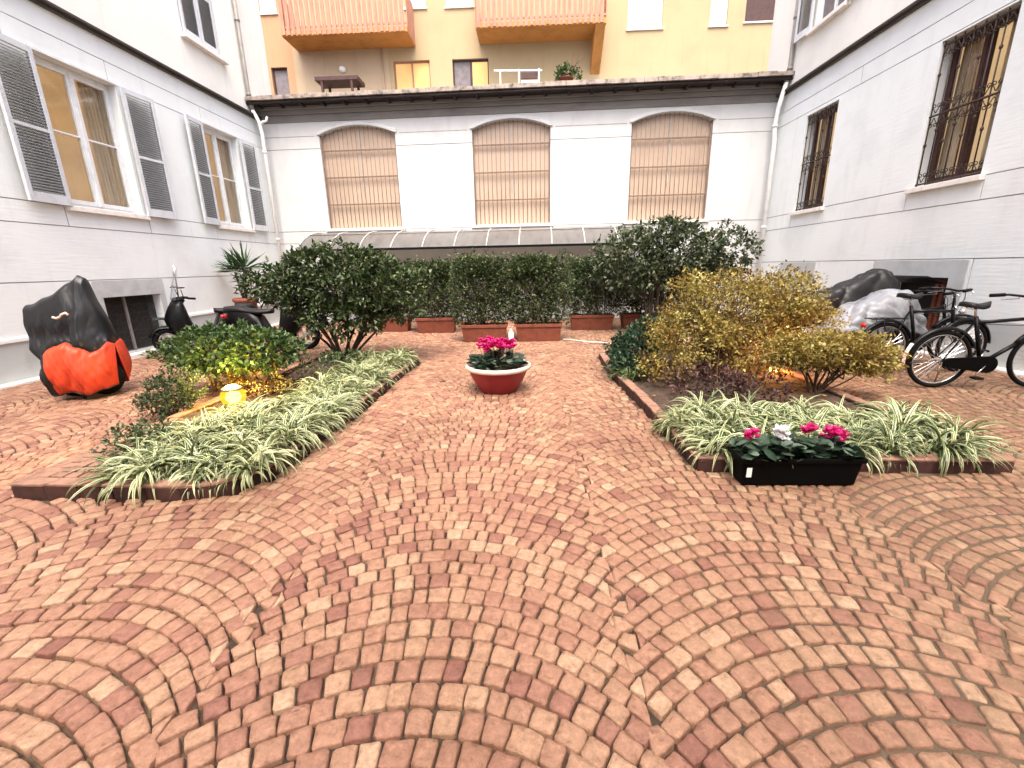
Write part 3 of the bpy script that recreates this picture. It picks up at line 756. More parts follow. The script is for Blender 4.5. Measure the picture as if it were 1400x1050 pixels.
def balcony(a, b, z0, dep, bracket=False):
    m = MB(); m.box(.003,dep,a,b,z0,z0+.16)
    bl = m.build('balcony', M['balcunder'], BY, bevel=.01)
    m = MB(); n = int((b-a)/.172)
    for i in range(n):
        s = a+.03+(b-a-.06)*i/n; h = random.uniform(-.012,.012)
        m.box(dep+.002,dep+.03,s,s+.115,z0+.02+h,z0+1.25)
    k = int(dep/.172)
    for e in (a-.012, b-.012):
        for i in range(k): m.box(.05+i*.172,.165+i*.172,e,e+.024,z0+.02,z0+1.25)
    m.build('boards', M['balcwood'], bl)
    m = MB(); m.box(dep-.03,dep-.002,a,b,z0+1.1,z0+1.17); m.box(dep-.03,dep-.002,a,b,z0+.22,z0+.28); m.build('rail', M['balcwood'], bl)
    if bracket:
        m = MB(); y0, y1 = b-.34, b-.02
        m.add([(.003,y0,z0-1.05),(.003,y0,z0-.002),(dep,y0,z0-.002),(.003,y1,z0-1.05),(.003,y1,z0-.002),(dep,y1,z0-.002)], [(0,1,2),(3,5,4),(0,3,4,1),(1,4,5,2),(2,5,3,0)])
        m.build('bracket', M['balcunder'], bl)
balcony(-8.22,-3.95,9.12,1.1); balcony(-1.66,2.62,9.12,1.1,True)
m = MB(); m.lathe([(.001,.10),(.10,.07),(.13,0),(.10,-.07),(.001,-.1)], (.06,-6.65,8.50), 14); m.build('wall_lamp', M['whitepaint'], BY, True)
m = MB(); m.tube([(.06,-5.18,6),(.06,-5.18,9.1)], .03, 8); m.build('downpipe', M['palewall'], BY, True)

# ---- things on the roof terrace
DK = 6.9
m = MB(); m.box(-6.4,-2.6,-7.38,6.35,5.85,DK); m.build('terrace_deck', M['cornice'], BB)
t = thing('table', 'dark brown table with slim legs on the roof terrace under the left balcony', 'table', (-6.28,16.6,DK-.12))
m = MB(); m.box(-.72,.72,-.35,.35,.77,.90); m.build('tabletop', M['darkwood'], t, bevel=.01)
for sx in (-.5,.5):
    for sy in (-.3,.3):
        m = MB(); m.box(sx-.035,sx+.035,sy-.035,sy+.035,0,.769); m.build('leg', M['darkwood'], t)
t = thing('drying_rack', 'white drying rack with dark hanging cloth on the roof terrace', 'rack', (-.1,16.2,DK))
m = MB()
for x in (-.75,-.15,.5): m.tube([(x,0,0),(x,0,.74)], .022, 6)
m.tube([(-.95,0,.72),(.6,0,.68)], .03, 6); m.build('frame', M['whitepaint'], t)
m = MB(); m.box(-.08,.46,-.03,.03,.46,.64); m.build('cloth', M['darkwood'], t)
m = MB(); m.box(-.08,.46,-.05,.05,.20,.40); m.build('tray', M['whitepaint'], t)
# ------------------------------------------------------------------ plants
def unit(v): return v/np.maximum(np.linalg.norm(v, axis=-1, keepdims=True), 1e-9)
def leaves(P, D, size, wr=.30, up=None, fold=.12, droop=.12):
    """leaf blades as folded kites: base, left, right, midrib, tip"""
    n = len(P); D = unit(D); size = np.broadcast_to(np.asarray(size, float).reshape(-1,1), (n,1))
    U = np.tile([[0,0,1.]], (n,1)) + rng.normal(0, .55, (n,3)) if up is None else up
    S = unit(np.cross(D, U)); Nn = np.cross(S, D)
    b = P; mid = P+D*size*.5-Nn*size*fold*.5; l = P+D*size*.48-S*size*wr+Nn*size*fold; r = P+D*size*.48+S*size*wr+Nn*size*fold
    tip = P+D*size-Nn*size*droop
    V = np.stack([b,l,r,mid,tip], 1).reshape(-1,3); k = np.arange(n)*5
    q = np.concatenate([np.stack([k,k+3,k+4,k+1],1), np.stack([k,k+2,k+4,k+3],1)])
    return V, q
def sample_blobs(blobs, n, shell=.55, zmin=None):
    """points in a union of ellipsoids (cx,cy,cz,rx,ry,rz), denser near the skin; also outward directions"""
    B = np.array(blobs, float); vol = B[:,3]*B[:,4]*B[:,5]; pick = rng.choice(len(B), n, p=vol**.8/np.sum(vol**.8))
    d = unit(rng.normal(size=(n,3))); rad = rng.uniform(shell**3, 1, n)**(1/3)
    rad *= 1 + rng.normal(0, .06, n)
    P = B[pick,:3] + d*rad[:,None]*B[pick,3:]
    D = unit(d/B[pick,3:])
    if zmin is not None:
        k = P[:,2] > zmin; P, D = P[k], D[k]
    return P, D
def clusters(P, D, per, spread, lsize, jitter=.9, upb=.25, **kw):
    n = len(P); P2 = np.repeat(P, per, 0); D2 = np.repeat(D, per, 0)
    rd = rng.normal(size=P2.shape)
    P2 = P2 + unit(rng.normal(size=P2.shape))*spread*rng.uniform(0,1,(len(P2),1))
    DD = D2*.7 + rd*jitter*.6 + np.array([0,0,upb])
    return leaves(P2, DD, lsize*rng.uniform(.6,1.25,len(P2)), **kw)
def twigs(mb, base, tips, r0=.02, r1=.004, bend=.25, n=5):
    for t in tips:
        b = Vector(base); e = Vector(t); L = (e-b).length
        off = Vector((random.gauss(0,1),random.gauss(0,1),0))*bend*L*.3
        pts = []
        for i in range(n+1):
            f = i/n; p = b.lerp(e, f); p.z = b.z+(e.z-b.z)*(f**.85); p += off*sin(pi*f); pts.append(p)
        mb.tube(pts, [r0+(r1-r0)*i/n for i in range(n+1)], 5, cap=False)
def shrub(name, label, cat, loc, blobs, mat, ncl, per, lsize, spread, bark='bark', stems=14, group=None, shell=.5, zmin=.03, r0=.022, extra=None, jitter=.9, wr=.30, upb=.25, base_spread=.06):
    """a woody plant: stems fanning to the crown, leaves in sprays"""
    t = thing(name, label, cat, loc, 0, group)
    P, D = sample_blobs(blobs, ncl, shell, zmin)
    V, q = clusters(P, D, per, spread, lsize, jitter, upb, wr=wr)
    crown = link('crown', np_mesh('crown', V, [q]), M[mat], t)
    if stems:
        mb = MB(); idx = rng.choice(len(P), min(stems*4, len(P)), replace=False)
        c = P.mean(0)
        for s in range(stems):
            b = (random.gauss(0,base_spread), random.gauss(0,base_spread), -.02)
            tip = P[idx[s]]*.8 + c*.2; tip = (tip[0], tip[1], max(tip[2], .05))
            twigs(mb, b, [tip], r0*random.uniform(.6,1), r0*.25)
            for e in range(3):
                tw = P[idx[stems+(s*3+e) % max(1, len(idx)-stems)]]
                m_ = Vector(b).lerp(Vector(tip), .6); twigs(mb, m_, [tw], r0*.35, r0*.12)
        mb.build('stems', M[bark], t, True)
    return t

# variegated spider plants (strips with cream margins)
def blade_mat(name, green, cream):
    m, t, b = nt(name); L = t.links.new
    uv = N(t, 'ShaderNodeUVMap'); sp = N(t, 'ShaderNodeSeparateXYZ'); L(uv.outputs[0], sp.inputs[0])
    a = N(t, 'ShaderNodeMath', operation='SUBTRACT'); L(sp.outputs[0], a.inputs[0]); a.inputs[1].default_value = .5
    c = N(t, 'ShaderNodeMath', operation='ABSOLUTE'); L(a.outputs[0], c.inputs[0])
    rp = ramp(t, [(.16, green), (.25, cream), (.5, cream)]); L(c.outputs[0], rp.inputs[0])
    oi = N(t, 'ShaderNodeObjectInfo'); mo_ = N(t, 'ShaderNodeMath', operation='MULTIPLY_ADD'); L(oi.outputs['Random'], mo_.inputs[0]); mo_.inputs[1].default_value = .16; mo_.inputs[2].default_value = -.06
    ad_ = N(t, 'ShaderNodeMath', operation='SUBTRACT'); L(c.outputs[0], ad_.inputs[0]); L(mo_.outputs[0], ad_.inputs[1]); L(ad_.outputs[0], rp.inputs[0])
    tp = ramp(t, [(.80,(1,1,1)), (.97,(.55,.36,.20))]); L(sp.outputs[1], tp.inputs[0])
    g = N(t, 'ShaderNodeNewGeometry'); r2 = ramp(t, [(0,(.30,.36,.22)), (.5,(.9,.92,.85)), (1,(1,1,1))]); L(g.outputs['Random Per Island'], r2.inputs[0])
    mx = N(t, 'ShaderNodeMix', data_type='RGBA', blend_type='MULTIPLY'); mx.inputs[0].default_value = 1; L(rp.outputs[0], mx.inputs[6]); L(r2.outputs[0], mx.inputs[7])
    mt_ = N(t, 'ShaderNodeMix', data_type='RGBA', blend_type='MULTIPLY'); mt_.inputs[0].default_value = .8; L(mx.outputs[2], mt_.inputs[6]); L(tp.outputs[0], mt_.inputs[7]); mx = mt_
    L(mx.outputs[2], b.inputs['Base Color']); b.inputs['Roughness'].default_value = .45
    tr = N(t, 'ShaderNodeBsdfTranslucent'); L(mx.outputs[2], tr.inputs[0]); ms = N(t, 'ShaderNodeMixShader'); ms.inputs[0].default_value = .12
    L(b.outputs[0], ms.inputs[1]); L(tr.outputs[0], ms.inputs[2]); L(ms.outputs[0], t.nodes['Material Output'].inputs[0])
    return m
M['blade'] = blade_mat('variegated_blade', (.035,.082,.019), (.53,.54,.31))
M['bladegreen'] = blade_mat('green_blade', (.05,.10,.028), (.22,.28,.10))
def spider_mesh(nb, L0, seed, wide=.0118, upright=.0):
    r = np.random.default_rng(seed); ns = 8; Vs, UV, Q = [], [], []
    for i in range(nb):
        az = r.uniform(0, 2*pi); L = L0*r.uniform(.55,1.15); el = R(r.uniform(38,86)) + upright
        k = r.uniform(1.3,2.6)*(1-.5*upright); wmax = wide*r.uniform(.7,1.25); tw = r.normal(0,.5)
        p = np.array([r.normal(0,.022), r.normal(0,.022), 0.0]); d0 = np.array([cos(az), sin(az), 0]); side0 = np.array([-sin(az), cos(az), 0])
        b0 = len(Vs)
        for s in range(ns+1):
            f = s/ns; e = el - k*f*1.15
            dv = d0*cos(e)+np.array([0,0,sin(e)]); nrm = -d0*sin(e)+np.array([0,0,cos(e)])
            w_ = wmax*(.55+1.3*f-1.85*f**2.2) if s < ns else 0.0005
            w_ = max(w_, .0006)
            sd = side0*cos(tw*f)+nrm*sin(tw*f)
            for u in (-1,0,1):
                Vs.append(p+sd*w_*u-nrm*(w_*.35 if u == 0 else 0)); UV.append((.5+.5*u, f))
            if s < ns:
                for c in (0,1):
                    a = b0+s*3+c; Q.append((a,a+1,a+4,a+3))
            p = p+dv*L/ns; p[2] = max(p[2], -.12)
    return np_mesh('spider_plant', np.array(Vs), [np.array(Q)], UV)
SP = [spider_mesh(int(rng.integers(78,104)), .355, 100+i) for i in range(7)]
for me in SP: me.materials.append(M['blade'])
SPG = [spider_mesh(46, .30, 200+i, .008, .15) for i in range(3)]
for me in SPG: me.materials.append(M['bladegreen'])
def put_spider(x, y, z, sc, label, group, pool=SP, name='spider_plant'):
    o = bpy.data.objects.new(name, random.choice(pool)); col.objects.link(o)
    o.location = (x, y, z); o.rotation_euler = (random.gauss(0,.13), random.gauss(0,.13), random.uniform(0,6.28)); sc *= random.uniform(.78,1.18); o.scale = (sc,sc,sc*random.uniform(.85,1.25))
    return tag(o, label, 'plant', group)

# ------------------------------------------------------------------ flower beds: kerb, soil
M['kerb'] = surf('kerb_brick', (.045,.016,.012), .8, .25, 10, bump=.5, bscale=60)
M['kerbtop'] = surf('kerb_top_stone', (.235,.128,.085), .8, .22, 9, bump=.5, bscale=60)
def bed(poly, label, H=.105, w=.10):
    cx = sum(p[0] for p in poly)/len(poly); cy = sum(p[1] for p in poly)/len(poly)
    t = thing('flower_bed', label, 'flower bed', (cx, cy, 0))
    pts = [Vector((x-cx, y-cy, 0)) for x, y in poly]; n = len(pts)
    area = sum(pts[i].x*pts[(i+1)%n].y-pts[(i+1)%n].x*pts[i].y for i in range(n)); sgn = 1 if area > 0 else -1
    inner = []
    for i in range(n):
        a, b, c = pts[i-1], pts[i], pts[(i+1)%n]
        n1 = Vector((-(b-a).y, (b-a).x, 0)).normalized()*sgn; n2 = Vector((-(c-b).y, (c-b).x, 0)).normalized()*sgn
        h = (n1+n2).normalized(); inner.append(b+h*(w/max(.4, h.dot(n1))))
    mk, mt = MB(), MB()
    for i in range(n):
        a, b = pts[i], pts[(i+1)%n]; c, d = inner[i], inner[(i+1)%n]; L = (b-a).length; k = max(1, int(L/.22))
        for j in range(k):
            f0, f1 = j/k, (j+1)/k; g = min(.004/L, .02)
            f0 += g; f1 -= g
            q = [a.lerp(b,f0), a.lerp(b,f1), c.lerp(d,f1), c.lerp(d,f0)]; hh = H-.022+random.uniform(-.004,.004)
            q = [p+Vector((random.uniform(-.003,.003), random.uniform(-.003,.003), 0)) for p in q]
            mk.add([(p.x,p.y,-.05) for p in q]+[(p.x,p.y,hh) for p in q], [(0,1,5,4),(1,2,6,5),(2,3,7,6),(3,0,4,7),(4,5,6,7)])
            o_ = [p+(p-(q[0]+q[1]+q[2]+q[3])/4).normalized()*.004 for p in q]; h2 = hh+.022+random.uniform(-.003,.003)
            mt.add([(p.x,p.y,hh+.001) for p in o_]+[(p.x,p.y,h2) for p in o_], [(0,1,5,4),(1,2,6,5),(2,3,7,6),(3,0,4,7),(4,5,6,7),(3,2,1,0)])
    mk.build('kerb', M['kerb'], t, bevel=.006); mt.build('kerb_top', M['kerbtop'], t, bevel=.006)
    # soil, gently mounded
    gx = np.linspace(min(p.x for p in pts), max(p.x for p in pts), 46); gy = np.linspace(min(p.y for p in pts), max(p.y for p in pts), 90)
    X, Y = np.meshgrid(gx, gy); Z = .05+.03*np.sin(X*2.1+1)*np.sin(Y*1.7)+rng.normal(0,.009,X.shape)
    ip = [(p.x,p.y) for p in inner]
    ok = inside(ip, X, Y); Vv = np.stack([X.ravel(),Y.ravel(),Z.ravel()],1); I = np.arange(X.size).reshape(X.shape)
    c4 = ok[:-1,:-1]|ok[:-1,1:]|ok[1:,1:]|ok[1:,:-1]
    ins = inside([(p.x*.995,p.y*.998) for p in pts], X, Y); c4 &= ins[:-1,:-1]&ins[:-1,1:]&ins[1:,1:]&ins[1:,:-1]
    Q = np.stack([I[:-1,:-1][c4], I[:-1,1:][c4], I[1:,1:][c4], I[1:,:-1][c4]], 1)
    link('soil', np_mesh('soil', Vv, [Q]), M['soil'], t, True)
    fl = MB(); k = 0
    while k < 260:
        x = random.uniform(min(p.x for p in pts), max(p.x for p in pts)); y = random.uniform(min(p.y for p in pts), max(p.y for p in pts))
        if not inside(ip, np.array([x]), np.array([y]))[0]: continue
        s = random.uniform(.015,.03); a = random.uniform(0,6.28); z = .085+random.uniform(0,.02); u = Vector((cos(a),sin(a),random.uniform(-.4,.4)))*s; v_ = Vector((-sin(a),cos(a),random.uniform(-.4,.4)))*s*.5; c = Vector((x,y,z))
        fl.add([c-u, c+v_, c+u, c-v_], [(0,1,2,3)]); k += 1
    fl.build('fallen_leaves', M['dryleaf'], t)
    return t
bed(BEDL, 'raised left flower bed with brick kerb holding the garden lamp and clipped shrubs')
bed(BEDR, 'raised right flower bed with brick kerb holding the golden shrub')

LG = 'variegated spider plants in the left flower bed'; LLab = 'arching variegated spider plant with cream edged leaves in the left flower bed'
RG = 'variegated spider plants in the right flower bed'; RLab = 'arching variegated spider plant with cream edged leaves in the right flower bed'
def scatter(poly, test, n, dmin, tries=6000):
    out = []
    xs = [p[0] for p in poly]; ys = [p[1] for p in poly]
    for _ in range(tries):
        if len(out) >= n: break
        x, y = random.uniform(min(xs), max(xs)), random.uniform(min(ys), max(ys))
        if not inside(poly, np.array([x]), np.array([y]))[0] or not test(x, y): continue
        if all((x-a)**2+(y-b)**2 > dmin**2 for a, b in out): out.append((x, y))
    return out
# left: a broad front group and a band along the path
for x, y in scatter(BEDL, lambda x, y: (x > -3.05+.05*sin(y*7) and 2.74 < y < 3.62 and x < -1.98), 44, .125): put_spider(x, y, .06, random.uniform(.85,1.15), LLab, LG)
for x, y in scatter(BEDL, lambda x, y: (-2.58 < x < -1.97 and 3.55 <= y < 6.85), 84, .125): put_spider(x, y, .06, random.uniform(.8,1.1), LLab, LG)
for x, y in scatter(BEDL, lambda x, y: (-3.3 < x < -2.55 and 3.6 <= y < 4.25), 8, .2): put_spider(x, y, .06, random.uniform(.7,.9), LLab, LG)
for x, y in ((-1.98,6.55),(-2.15,6.75)): put_spider(x, y, .06, 1.3, 'taller green spider plant at the far end of the left flower bed', 'tall green spider plants ending the left bed', SPG)
# right: front strip, thinner behind the black planter box
for x, y in scatter(BEDR, lambda x, y: (1.34 < x < 2.15 and 3.12 < y < 4.02 and y < 4.15-.25*(x-1.3)), 38, .122): put_spider(x, y, .06, random.uniform(.85,1.12), RLab, RG)
for x, y in scatter(BEDR, lambda x, y: (2.1 <= x < 3.30 and 3.12 < y < 3.75), 42, .125): put_spider(x, y, .06, random.uniform(.85,1.15), RLab, RG)

# low dark ground cover at the corner of the left bed
shrub('corner_shrub', 'small low dark green tuft at the front corner of the left flower bed', 'plant', (-3.12,3.12,.05), [(0,0,.13,.28,.24,.16),(-.14,.26,.10,.2,.22,.14)], 'conifer', 170, 7, .035, .05, stems=6, r0=.006, zmin=.0)
# stones set flat in the corner of the left bed
m = MB()
for i in range(11):
    for j in range(7):
        x = -3.50+i*.105+random.uniform(-.006,.006); y = 2.75+j*.085; s = .046
        if i*.105+j*.125 > .86: continue
        m.box(x-s, x+s, y-.036, y+.036, -.02, .111+random.uniform(-.005,.005))
tag(m.build('corner_stones', M['kerbtop'], None, bevel=.006), 'pale flat stones set in the front corner of the left flower bed', 'paving stones')

# ------------------------------------------------------------------ shrubs and trees
shrub('clipped_shrub', 'rounded green clipped shrub right above the glowing garden lamp', 'shrub', (-3.72,5.25,.05),
      [(0,0,.52,.86,.62,.27),(-.35,.1,.50,.5,.5,.24),(.4,-.05,.50,.46,.48,.24)], 'pitto', 900, 9, .062, .07, stems=22, r0=.02, shell=.62, zmin=.26, bark='barkred', base_spread=.22)
# bare twiggy underside lit by the lamp
shrub('amber_undergrowth', 'twiggy amber undergrowth beside the glowing garden lamp', 'shrub', (-3.25,4.98,.05),
      [(0,0,.18,.42,.26,.20),(-.5,.15,.2,.3,.25,.14)], 'gold', 220, 7, .03, .06, stems=16, r0=.010, zmin=.0, bark='barkred', base_spread=.16)
shrub('small_shrub', 'small grey green bushy shrub left of the glowing garden lamp', 'shrub', (-3.78,4.25,.05),
      [(0,0,.22,.24,.22,.24),(.16,.05,.27,.16,.16,.22),(-.15,0,.15,.2,.2,.16)], 'conifer', 330, 10, .034, .045, stems=14, r0=.008, upb=.6, zmin=.0)
shrub('grey_plant', 'pale grey leaved low plant behind the lamp in the left flower bed', 'plant', (-2.75,5.55,.05),
      [(0,0,.20,.30,.35,.20),(.1,.5,.17,.26,.4,.18)], 'hedge', 160, 6, .05, .06, stems=8, r0=.008, zmin=.0)

def tree(name, label, loc, blobs, mat, ncl, per, lsize, trunks, spread=.09, shell=.45, zmin=.2, r0=.045, group=None):
    t = thing(name, label, 'tree', loc, 0, group)
    P, D = sample_blobs(blobs, ncl, shell, zmin)
    V, q = clusters(P, D, per, spread, lsize, 1.0, .15, wr=.27)
    link('crown', np_mesh('crown', V, [q]), M[mat], t)
    mb = MB(); c = P.mean(0)
    for i in range(trunks):
        az = 2*pi*i/trunks+random.uniform(-.4,.4); b = Vector((.05*cos(az), .05*sin(az), -.03))
        k = rng.integers(len(P)); tip = Vector(P[k])*.75+Vector(c)*.25
        mid = b.lerp(tip, .45)+Vector((cos(az)*.10, sin(az)*.10, .02))
        pts = [b, b.lerp(mid,.5)+Vector((random.gauss(0,.015),random.gauss(0,.015),0)), mid, mid.lerp(tip,.5)+Vector((random.gauss(0,.03),random.gauss(0,.03),.03)), tip]
        r_ = r0*random.uniform(.6,1)
        mb.tube(pts, [r_, r_*.85, r_*.7, r_*.45, r_*.2], 7)
        for e in range(7):
            s = pts[2].lerp(pts[4], random.uniform(0,.9)); e_ = Vector(P[rng.integers(len(P))])
            if (e_-s).length < .9: twigs(mb, s, [e_], r_*.3, r_*.08)
    mb.build('trunk', M['bark'], t, True)
    return t
tree('camellia_tree', 'wide dark camellia tree with bare forked stems at the back of the left bed', (-3.08,7.05,.05),
     [(0.1,.1,1.22,1.25,.9,.56),(-.80,0,1.22,.68,.7,.34),(.85,.1,1.05,.72,.65,.44),(.1,-.1,1.50,.85,.7,.36),(.15,-.2,.78,.72,.6,.32)], 'camellia', 1250, 11, .085, 11, shell=.5, zmin=.42, r0=.032)
tree('camellia_tree', 'tall pale leaved camellia tree against the right end of the back wall', (2.75,9.9,.05),
     [(-.5,0,1.55,.95,.7,.62),(.55,.1,1.72,1.0,.75,.58),(1.55,.2,1.70,.72,.6,.52),(0,.1,1.15,1.25,.6,.40),(.1,0,2.1,.6,.5,.26),(1.3,.1,1.15,.7,.5,.42)], 'camelliapale', 1050, 10, .10, 9, spread=.12, shell=.35, zmin=.5, r0=.04)

# golden shrub: several feathery mounds
shrub('golden_shrub', 'large feathery golden leaved shrub filling the right flower bed', 'shrub', (2.55,5.75,.05),
      [(.25,.1,.80,.85,.55,.48),(-.45,0,.55,.62,.5,.36),(.75,.15,1.02,.50,.42,.34),(-.85,-.35,.25,.38,.35,.20),(.2,-.45,.42,.7,.4,.30),(.1,.1,1.12,.5,.4,.26),(1.0,-.1,.65,.40,.4,.32)] + [(random.uniform(-.9,1.2), random.uniform(-.4,.4), random.uniform(.5,1.25), random.uniform(.14,.24), random.uniform(.14,.22), random.uniform(.10,.16)) for _ in range(16)],
      'gold', 2150, 9, .046, .13, stems=46, r0=.014, shell=.45, zmin=.05, bark='barkred', upb=.05, jitter=1.1, base_spread=.25)
shrub('golden_shrub', 'small golden shrub on forked stem leaning over the kerb before the bicycles', 'shrub', (3.22,4.85,.05),
      [(.12,-.05,.50,.58,.36,.20),(.5,-.1,.40,.30,.26,.16),(-.3,.05,.46,.36,.3,.18)], 'gold', 900, 9, .042, .07, stems=14, r0=.016, shell=.4, zmin=.12, upb=.05, base_spread=.04)
shrub('purple_shrub', 'low purple brown leaved shrub under the golden shrub', 'shrub', (1.95,4.75,.05),
      [(0,0,.16,.55,.35,.17),(.55,-.1,.14,.4,.3,.15)], 'purple', 170, 8, .045, .07, stems=12, r0=.008, zmin=.0, base_spread=.2)
shrub('evergreen_shrub', 'dark blue green low evergreen at the path side of the right bed', 'shrub', (1.45,6.05,.05),
      [(0,0,.28,.36,.36,.26),(.35,.35,.46,.34,.34,.24),(-.12,-.35,.15,.24,.28,.16)], 'bluegreen', 520, 9, .06, .07, stems=12, r0=.012, zmin=.0)
for x, y in ((1.22,5.62),(1.30,5.45),(1.20,5.85)): put_spider(x, y, .05, .95, 'drooping striped grass clump at the foot of the dark evergreen', 'striped grass under the dark evergreen', SPG, 'grass_clump')
for x, y in ((3.45,6.9),(3.7,7.1),(3.2,7.2)): put_spider(x, y, .3, 2.2, 'pale grassy tuft rising behind the golden shrub', 'pale grass behind the golden shrub', SP, 'grass_clump')

# yucca in a pot
yt = thing('yucca', 'spiky green yucca in a tall pot in the left corner', 'plant', (-6.78,10.35,0))
m = MB(); m.lathe([(.001,0),(.17,0),(.24,.80),(.27,.82),(.27,.90),(.24,.90),(.22,.85),(.001,.85)], (0,0,0), 20); m.build('pot', M['terradark'], yt, True)
st = MB(); heads = [((-.14,.02,1.50),1.0,.52),((.14,-.03,1.58),1.15,.62),((.02,.1,1.30),.8,.36)]
for h, _, _ in heads: st.tube([(h[0]*.15,h[1]*.15,.83),(h[0]*.6,h[1]*.6,1.1),h], [.032,.028,.026], 7)
st.build('trunk', M['bark'], yt, True)
Vs, Qs, k0 = [], [], 0
for h, s, L in heads:
    n = 75
    az = rng.uniform(0,2*pi,n); el = np.arcsin(rng.uniform(-.05,1,n)**1.0 if False else np.clip(rng.uniform(-.1,1.15,n),-.1,1)); d = np.stack([np.cos(az)*np.cos(el), np.sin(az)*np.cos(el), np.sin(el)],1)
    V, q = leaves(np.array(h)+d*.02, d, L*rng.uniform(.75,1.05,n), wr=.038, fold=.01, droop=.05); Vs.append(V); Qs.append(q+k0); k0 += len(V)
link('crown', np_mesh('crown', np.concatenate(Vs), [np.concatenate(Qs)]), M['yucca'], yt)
# shrub in a pot on the roof terrace
yt = shrub('potted_shrub', 'pale green potted shrub at the edge of the roof terrace', 'plant', (1.25,16.0,DK), [(0,0,.52,.30,.25,.24),(-.15,0,.42,.2,.2,.2),(.3,0,.40,.2,.2,.18)], 'pitto', 160, 8, .07, .08, stems=8, r0=.01, zmin=.2)
m = MB(); m.lathe([(.001,0),(.16,0),(.22,.32),(.24,.32),(.24,.36),(.2,.36),(.001,.33)], (0,0,0), 16); m.build('pot', M['terra'], yt, True)
m = MB(); twigs(m, (.1,0,.3), [(.35,0,1.35),(.25,.1,1.1),(.6,0,.9)], .012, .004); m.build('dry_stalks', M['barkred'], yt)

# ------------------------------------------------------------------ terracotta troughs and the hedge in them
def trough_mesh(L, H=.36, D=.36):
    m = MB(); t = .03
    def ringz(ex, z): return [(-L/2-ex,-D/2-ex,z),(L/2+ex,-D/2-ex,z),(L/2+ex,D/2+ex,z),(-L/2-ex,D/2+ex,z)]
    rings = [ringz(-.035,0), ringz(-.005,H*.70), ringz(-.005,H-.07), ringz(.018,H-.065), ringz(.018,H), ringz(-.025,H), ringz(-.03,H-.06)]
    m.loft(rings, cap=False); m.f.append((0,3,2,1)); n = len(m.v); m.f.append((n-4,n-3,n-2,n-1))
    return m
TR = [(-.92,9.05,.92,'trough on the left of the white canister','front'), (.20,9.05,.92,'trough on the right of the white canister','front'),
      (-2.22,10.45,.92,'trough left of the front pair','back'), (-3.45,10.75,1.0,'trough behind the dark camellia tree','back'),
      (1.50,10.55,1.0,'trough right of the front pair','back'), (2.68,10.62,.9,'trough behind the trunks of the tall camellia','back'), (3.75,10.7,.9,'trough behind the golden shrub','back')]
for x, y, L, where, row in TR:
    t = thing('planter', 'rectangular terracotta '+where+', holding hedge', 'planter', (x,y,0), random.uniform(-.02,.02), 'terracotta troughs along the back')
    trough_mesh(L).build('trough', M['terra'] if row == 'front' else M['terra'], t, bevel=.008)
    m = MB(); m.box(-L/2+.03,L/2-.03,-.15,.15,.26,.305); m.build('soil', M['soil'], t)
    hz = 1.70-.30 if row == 'front' else 1.66-.30
    wv = [(dx*L, random.uniform(-.04,.04), hz*.50+random.uniform(-.02,.05), L*.26, .28, hz*.55) for dx in (-.50,-.25,0,.25,.50)] + [(random.uniform(-.4,.4)*L,0,hz*.85,.24,.24,.2) for _ in range(5)]
    shrub('hedge', 'leafy evergreen hedge growing in the terracotta '+where, 'hedge', (x,y,.30), wv, 'hedge', 2000, 8, .052, .07, stems=16, r0=.011, shell=.35, zmin=.03, group='hedges in the back troughs', base_spread=.14)
# ------------------------------------------------------------------ cyclamen
def flower_head(mb, c, r, nfl, up=.035):
    """a posy of swept back cyclamen petals"""
    for _ in range(nfl):
        a = random.uniform(0,6.28); q = r*math.sqrt(random.random()); fc = Vector(c)+Vector((q*cos(a), q*sin(a), random.uniform(-.2,1)*up + .35*(r-q)))
        for k in range(5):
            b = 2*pi*k/5+a; d = Vector((cos(b)*.5, sin(b)*.5, 1)).normalized(); s = Vector((-sin(b), cos(b), 0)); L = random.uniform(.028,.040); w_ = L*.42
            tw = Vector((cos(b),sin(b),-.3))*.006
            mb.add([fc, fc+d*L*.55-s*w_+tw, fc+d*L*.6+tw*.3, fc+d*L*.55+s*w_+tw, fc+d*L+Vector((cos(b),sin(b),0))*.012], [(0,2,4,1),(0,3,4,2)])
def round_leaves(P, D, size):
    """broad heart shaped leaves as little 7 point fans"""
    n = len(P); D = unit(D); U = np.tile([[0,0,1.]],(n,1))+rng.normal(0,.35,(n,3)); S = unit(np.cross(D,U)); Nn = np.cross(S,D)
    sz = np.asarray(size).reshape(-1,1)
    prof = [(0,.0),(-.06,.34),(.30,.50),(.72,.36),(1.0,0),(.72,-.36),(.30,-.50),(-.06,-.34)]
    V = np.stack([P+D*sz*.42+Nn*sz*.05]+[P+D*sz*a+S*sz*b+Nn*sz*(-.16*abs(b)-.10*a*a) for a,b in prof],1).reshape(-1,3)
    k = np.arange(n)*9
    q = np.concatenate([np.stack([k, k+1+i, k+1+(i+1)%8],1) for i in range(8)])
    return V, q
bw = thing('flower_bowl', 'round red bowl with pale rim full of pink cyclamen in the middle of the court', 'flower pot', (-.385,5.27,0))
m = MB(); m.lathe([(.001,.0),(.225,.0),(.25,.03),(.325,.17),(.372,.285)], (0,0,0), 48); m.build('bowl', M['bowl'], bw, True)
m = MB(); m.lathe([(.366,.278),(.395,.285),(.408,.305),(.405,.33),(.39,.342),(.368,.335),(.358,.30),(.35,.27)], (0,0,0), 48); m.build('rim', M['bowlrim'], bw, True)
m = MB(); m.lathe([(.36,.285),(.2,.305),(.001,.31)], (0,0,0), 32); m.build('soil', M['soil'], bw)
m = MB()
